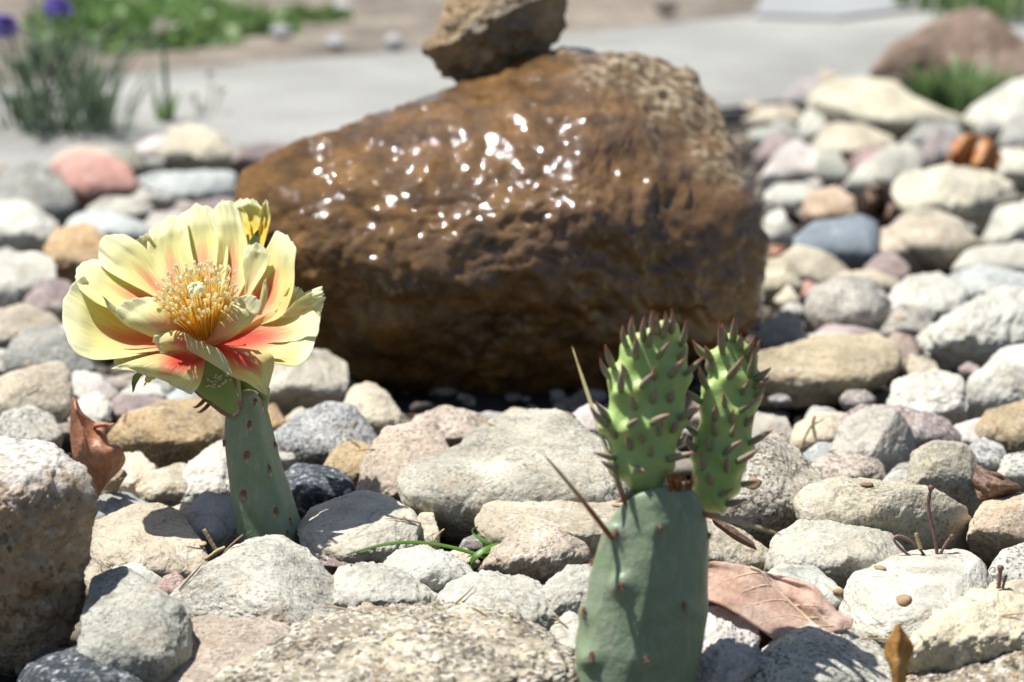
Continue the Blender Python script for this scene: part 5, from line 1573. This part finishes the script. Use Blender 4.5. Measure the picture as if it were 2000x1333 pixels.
def leaf_blades(rng, base, n, spread, hgt, width, lean=.6, nseg=5):
    """n curved tapering leaves growing from round a base point"""
    V, Fc, UV, o = [], [], [], 0
    for k in range(n):
        a = rng.uniform(0, 2 * math.pi); r = spread * math.sqrt(rng.random())
        b0 = base + np.array([r * math.cos(a), r * math.sin(a), 0])
        h = hgt * rng.uniform(.5, 1.1); ln = h * lean * rng.uniform(.3, 1.2); aa = a + rng.uniform(-.8, .8)
        tip = b0 + np.array([ln * math.cos(aa), ln * math.sin(aa), h])
        midp = b0 + np.array([ln * .25 * math.cos(aa), ln * .25 * math.sin(aa), h * .75])
        P = bez(b0, midp, tip, nseg)
        w = width * rng.uniform(.6, 1.3)
        side = np.array([-math.sin(aa + rng.uniform(-1, 1)), math.cos(aa), 0.2]); side /= np.linalg.norm(side)
        for i in range(nseg):
            t = i / (nseg - 1); ww = w * (math.sin(math.pi * min(t * .85 + .12, 1)) ** .8 + .02)
            V += [P[i] - side * ww, P[i] + side * ww]; UV += [(t, 0), (t, 1)]
        for i in range(nseg - 1):
            q = o + i * 2
            Fc.append((q, q + 1, q + 3, q + 2))
        o += nseg * 2
    return np.array(V), Fc, np.array(UV)


def leafy(rng, base, n, rad, hgt, lw, ll):
    """a low bushy weed: n broad leaves through its volume"""
    V, Fc, UV, o = [], [], [], 0
    for k in range(n):
        d = rng.normal(size=3); d /= np.linalg.norm(d); d[2] = abs(d[2])
        c = base + d * np.array([rad, rad, hgt]) * rng.random() ** .4
        t = rng.normal(size=3); t[2] *= .5; t /= np.linalg.norm(t)
        s = np.cross(t, rng.normal(size=3)); s /= np.linalg.norm(s)
        l, w = ll * rng.uniform(.6, 1.3), lw * rng.uniform(.6, 1.2)
        V += [c - t * l / 2, c - s * w / 2, c + t * l / 2, c + s * w / 2]
        UV += [(0, .5), (.5, 0), (1, .5), (.5, 1)]
        Fc.append((o, o + 1, o + 2, o + 3)); o += 4
    return np.array(V), Fc, np.array(UV)


rn = np.random.default_rng(5)
# purple flowering plant by the left end of the path
pb = gpt(165, 300, -.01)
pp = empty("purple_sage", pb, "blurred grey green plant with two purple flower spikes at the upper left", "plant")
V, fcx, u = leaf_blades(rn, pb, 60, .030, .085, .0013, lean=.8)
mesh_obj("foliage", V, fcx, M["g_sage"], pp, pb, uv=u)["kind"] = "stuff"
V, fcx, u = leaf_blades(rn, pb + np.array([-.035, .015, 0]), 50, .032, .085, .0012, lean=.9)
mesh_obj("foliage", V, fcx, M["g_sage"], pp, pb, uv=u)["kind"] = "stuff"
V, fcx, u = leaf_blades(rn, gpt(195, 285, -.01) , 12, .006, .04, .0045, lean=.3)
mesh_obj("young_leaves", V, fcx, M["g_bright"], pp, pb, uv=u)["kind"] = "stuff"
Dp = depth_of(pb)
for (x0, y0, x1, y1, sp) in [(150, 290, 112, -10, 1), (90, 300, 8, 30, 1), (180, 285, 60, 60, 0), (120, 300, 190, 70, 0), (60, 310, 25, 170, 0), (150, 290, 230, 120, 0), (140, 290, 95, 40, 0), (100, 300, 55, -30, 0)]:
    a_, c_ = at(x0, y0, Dp), at(x1, y1, Dp + .03)
    V, fcx, u = tube(bez(a_, (a_ + c_) / 2 + UP * .004, c_, 8), np.linspace(.0018, .0009, 8), 6)
    st0 = mesh_obj("stem", V, fcx, M["g_sage"], pp, pb, uv=u)
    V, fcx, u = leaf_blades(rn, (a_ * .5 + c_ * .5), 9, .004, .022, .0024, lean=1.2)
    mesh_obj("leaf_whorl", V, fcx, M["g_sage"], st0, pb, uv=u)
    if sp:
        tipc = at(x1, y1 + 22, Dp + .03)
        V, fcx, u = leafy(rn, tipc - UP * .006, 120, .010, .017, .005, .008)
        mesh_obj("flower_spike", V, fcx, M["purple"], st0, pb, uv=u)
# tall thin stalk with a dry head in front of the path
sb = gpt(322, 275, -.01)
sk = empty("seed_stalk", sb, "thin green stalk with a pale seed head rising over the path at the upper left", "plant")
Ds = depth_of(sb)
V, fcx, u = tube([at(322, 275, Ds), at(325, 200, Ds + .004), at(322, 130, Ds + .006), at(318, 66, Ds + .01)], [.0022, .0020, .0018, .0014], 7)
mesh_obj("stem", V, fcx, M["g_sage"], sk, sb, uv=u)
V, fcx, u = leafy(rn, at(318, 60, Ds + .01), 60, .008, .012, .003, .006)
mesh_obj("seed_head", V, fcx, M["seed"], sk, sb, uv=u)
V, fcx, u = leaf_blades(rn, sb, 10, .004, .05, .002, lean=.3)
mesh_obj("leaf", V, fcx, M["g_grass"], sk, sb, uv=u)["kind"] = "stuff"
# pale dry sprig above the cream craggy stone
sb2 = gpt(400, 262, -.01)
sk2 = empty("dry_sprig", sb2, "whitish dry sprig standing behind the craggy cream stone at the upper left", "plant")
D2 = depth_of(sb2)
for (x, y) in [(378, 195), (412, 150), (432, 180), (395, 215)]:
    a_, c_ = at(400, 262, D2), at(x, y, D2 + .005)
    V, fcx, u = tube(bez(a_, (a_ + c_) / 2 + RIGHT * .002, c_, 6), [.0007] * 6, 5)
    s0 = mesh_obj("stem", V, fcx, M["seed"], sk2, sb2, uv=u)
    V, fcx, u = leafy(rn, c_, 26, .004, .006, .0022, .004)
    mesh_obj("seed_head", V, fcx, M["seed"], s0, sb2, uv=u)
# weeds on the far side of the path
for (px, py, rad, hgt, n, lab) in [(265, 100, .11, .05, 620, "largest bright green weed beyond the path at the upper left"), (450, 80, .08, .035, 320, "bright green weed beyond the path, right of the largest one"),
                                   (600, 50, .06, .02, 160, "small dull green weed beyond the path near the top"), (175, 70, .07, .05, 260, "green weed at the top left behind the purple flowers"),
                                   (345, 30, .07, .03, 260, "low green weed at the very top, farthest of the left weeds")]:
    b0 = gpt(px, py, -.01)
    wd = empty("weed", b0, lab, "weed", "weeds beyond the path")
    V, fcx, u = leafy(rn, b0, n, rad, hgt, .014, .022)
    mesh_obj("foliage", V, fcx, M["g_bright"], wd, b0, uv=u)["kind"] = "stuff"
    V, fcx, u = leaf_blades(rn, b0, 25, rad * .6, hgt * 1.3, .004, lean=.5)
    mesh_obj("stems", V, fcx, M["g_grass"], wd, b0, uv=u)["kind"] = "stuff"
# grass round the brown boulder at the right
for (px, py, n, hgt, sprd, lab) in [(1865, 232, 120, .042, .035, "green grass tuft at the foot of the blurred brown boulder"), (1790, 205, 60, .034, .022, "green grass tuft left of the foot of the blurred brown boulder"),
                                    (1935, 60, 90, .09, .06, "green grass behind the right end of the blurred brown boulder"), (1830, 38, 70, .07, .05, "green grass behind the top of the blurred brown boulder"),
                                    (1790, 262, 14, .012, .008, "tiny green shoot on the long cream stone at right")]:
    b0 = gpt(px, py, -.008 if py != 262 else .006)
    gt = empty("grass_tuft", b0, lab, "grass", "grass tufts around the brown boulder")
    V, fcx, u = leaf_blades(rn, b0, n, sprd, hgt, .003, lean=.5)
    mesh_obj("blades", V, fcx, M["g_grass"], gt, b0, uv=u)["kind"] = "stuff"
# the blurred brown boulder
PBr = np.array([(1690, 150), (1735, 85), (1825, 42), (1880, 12), (1935, 30), (2000, 85), (2080, 120), (2090, 210), (1960, 225), (1800, 215), (1710, 190)], float)
W, f, C, size = solid_from_outline(PBr, gdepth(205) + .05, sub=6, lt=.6, lb=-.1, cdep=.7, cuts=3, namp=.07, rough=.03, seed=71)
m, nt, b, out = new_mat("dry_brown_rock")
co = obj_coords(nt, False)
c = ramp(nt, noise(nt, co, 20, 6, .65), [(.32, (.13, .085, .055)), (.5, (.24, .165, .12)), (.68, (.34, .26, .20))]).outputs[0]
L(nt, c, b.inputs["Base Color"]); b.inputs["Roughness"].default_value = .85
L(nt, bump(nt, noise(nt, co, 60, 8, .65), 1.0, .006), b.inputs["Normal"])
ob = mesh_obj("brown_boulder", W, f, m, origin=C)
tag(ob, "blurred brown boulder behind the stones in the upper right corner", "boulder")
# pale stones lying on the bare soil beyond the path
for k, (px, py, r, c, lab) in enumerate([(548, 62, 17, (.42, .42, .44), "pale blurred stone on the soil beyond the path, leftmost of the row"), (655, 82, 16, (.45, .45, .46), "pale blurred stone on the soil, second of the row beyond the path"),
                                         (668, 12, 16, (.55, .53, .50), "whitish blurred stone at the top of the soil beyond the path"), (768, 82, 18, (.45, .44, .44), "pale blurred stone on the soil just left of the balanced rock"),
                                         (1300, 12, 22, (.14, .12, .10), "dark blurred stone at the top, right of the balanced rock")]):
    ang = np.linspace(0, 2 * math.pi, 9)[:-1]
    pol = np.stack([px + r * 1.15 * np.cos(ang), py + r * .9 * np.sin(ang)], 1)
    W, f, C, size = solid_from_outline(pol, gdepth(py + r) + .02, sub=4, seed=80 + k)
    ob = mesh_obj("soil_stone", W, f, M["smooth"], origin=C); ob.color = (*c, 1)
    tag(ob, lab, "stone", "stones on the soil beyond the path")
# ------------------------------------------------------------------ small stones that show in the gaps
def fillers():
    rng = np.random.default_rng(404)
    bpy.context.view_layer.update()
    dg = bpy.context.evaluated_depsgraph_get()
    pal = [(.50, .47, .41), (.42, .38, .32), (.56, .53, .48), (.36, .35, .33), (.44, .35, .30), (.50, .42, .31), (.30, .27, .25)]
    kept = 0
    spots = []
    for k in range(520):
        z = rng.random()
        if z < .3: x, y = rng.uniform(-20, 520), rng.uniform(320, 1000)
        elif z < .62: x, y = rng.uniform(300, 1500), rng.uniform(800, 1330)
        else: x, y = rng.uniform(1460, 2020), rng.uniform(200, 1330)
        spots.append((x, y))
    for k, (x, y) in enumerate(spots):
        D = gdepth(y + 14) + .004
        w = rng.uniform(.009, .017) / D * F
        h = w * rng.uniform(.55, .8)
        # does a gap open here?
        seen = 0
        for dx in (-.3, 0, .3):
            for dy in (-.35, 0.0, .3):
                d = Vector(ray(x + dx * w, y + dy * h)).normalized()
                ok, loc, n_, i_, ob, mt = scene.ray_cast(dg, Vector(CAM), d)
                if ok and depth_of(loc) > D - .003 and (ob.name.startswith(("ground", "gravel")) or depth_of(loc) > D + .012):
                    seen += 1
        if seen < 3 or kept >= 70:
            continue
        if any(math.hypot(x - a, (y - b_) * 1.3) < .75 * w for a, b_ in FILL):
            continue
        FILL.append((x, y)); kept += 1
        ang = np.linspace(0, 2 * math.pi, 8)[:-1] + rng.uniform(0, 1)
        rr = rng.uniform(.82, 1.15, 7)
        pol = np.stack([x + w / 2 * rr * np.cos(ang), y + h / 2 * rr * np.sin(ang)], 1)
        W, f, C, size = solid_from_outline(pol, D, sub=5, seed=900 + k, lt=.8, lb=-.2)
        ob = mesh_obj("river_stone", W, f, M[("sand", "granite", "quartz", "smooth")[k % 4]], origin=C)
        c = pal[rng.integers(len(pal))]
        ob.color = (*c, 1)
        tag(ob, "small stone lying low in a gap between the larger river stones", "stone", "small stones in the gaps of the stone bed")
    print("fillers", kept)
FILL = []
fillers()


def litter():
    """dry grass ends, bud scales and leaf crumbs caught on and between the stones"""
    rng = np.random.default_rng(91)
    bpy.context.view_layer.update()
    dg = bpy.context.evaluated_depsgraph_get()
    parts = []
    n = 0
    for k in range(1500):
        if n >= 300: break
        D = rng.uniform(.6, 1.35)
        x, y = rng.uniform(-.24, .24) * D, D
        ok, loc, nn, i_, ob, mt = scene.ray_cast(dg, Vector((x, y, .3)), Vector((0, 0, -1)))
        if not ok or not ob.name.startswith(("river", "gravel", "ground")): continue
        if ob.name.startswith("river") and rng.random() < .62: continue
        p = np.array(loc); nn = np.array(nn); n += 1
        t = np.cross(nn, rng.normal(size=3)); t /= np.linalg.norm(t)
        sd_ = np.cross(nn, t)
        tone = rng.random()
        if rng.random() < .5:
            l = rng.uniform(.004, .014)
            a, b_ = p - t * l / 2 + nn * .0003, p + t * l / 2 + nn * rng.uniform(.0003, .002)
            v, f, u = tube(bez(a, (a + b_) / 2 + nn * .0006 + sd_ * l * rng.uniform(-.15, .15), b_, 5), [.0002, .00028, .00028, .00022, .00008], 5)
        else:
            l, w = rng.uniform(.002, .0055), rng.uniform(.001, .0028)
            v, f, u = tube(bez(p - t * l / 2 + nn * .0003, p + nn * .0012, p + t * l / 2 + nn * .0004, 5), [w * .2, w * .8, w, w * .7, w * .1], 6)
            v = p + (v - p) - np.outer((v - p) @ nn, nn) * .75
        parts.append((v, f, np.full((len(v), 2), tone)))
    V, f, u = join(parts)
    m = uv_ramp_mat("plant_litter", [(0, (.20, .11, .06)), (.35, (.34, .22, .12)), (.65, (.48, .36, .20)), (1, (.12, .08, .05))], .8)
    tag(mesh_obj("plant_litter", V, f, m, uv=u), "scattered dry grass ends and leaf crumbs on and between the stones", "litter", kind="stuff")
litter()
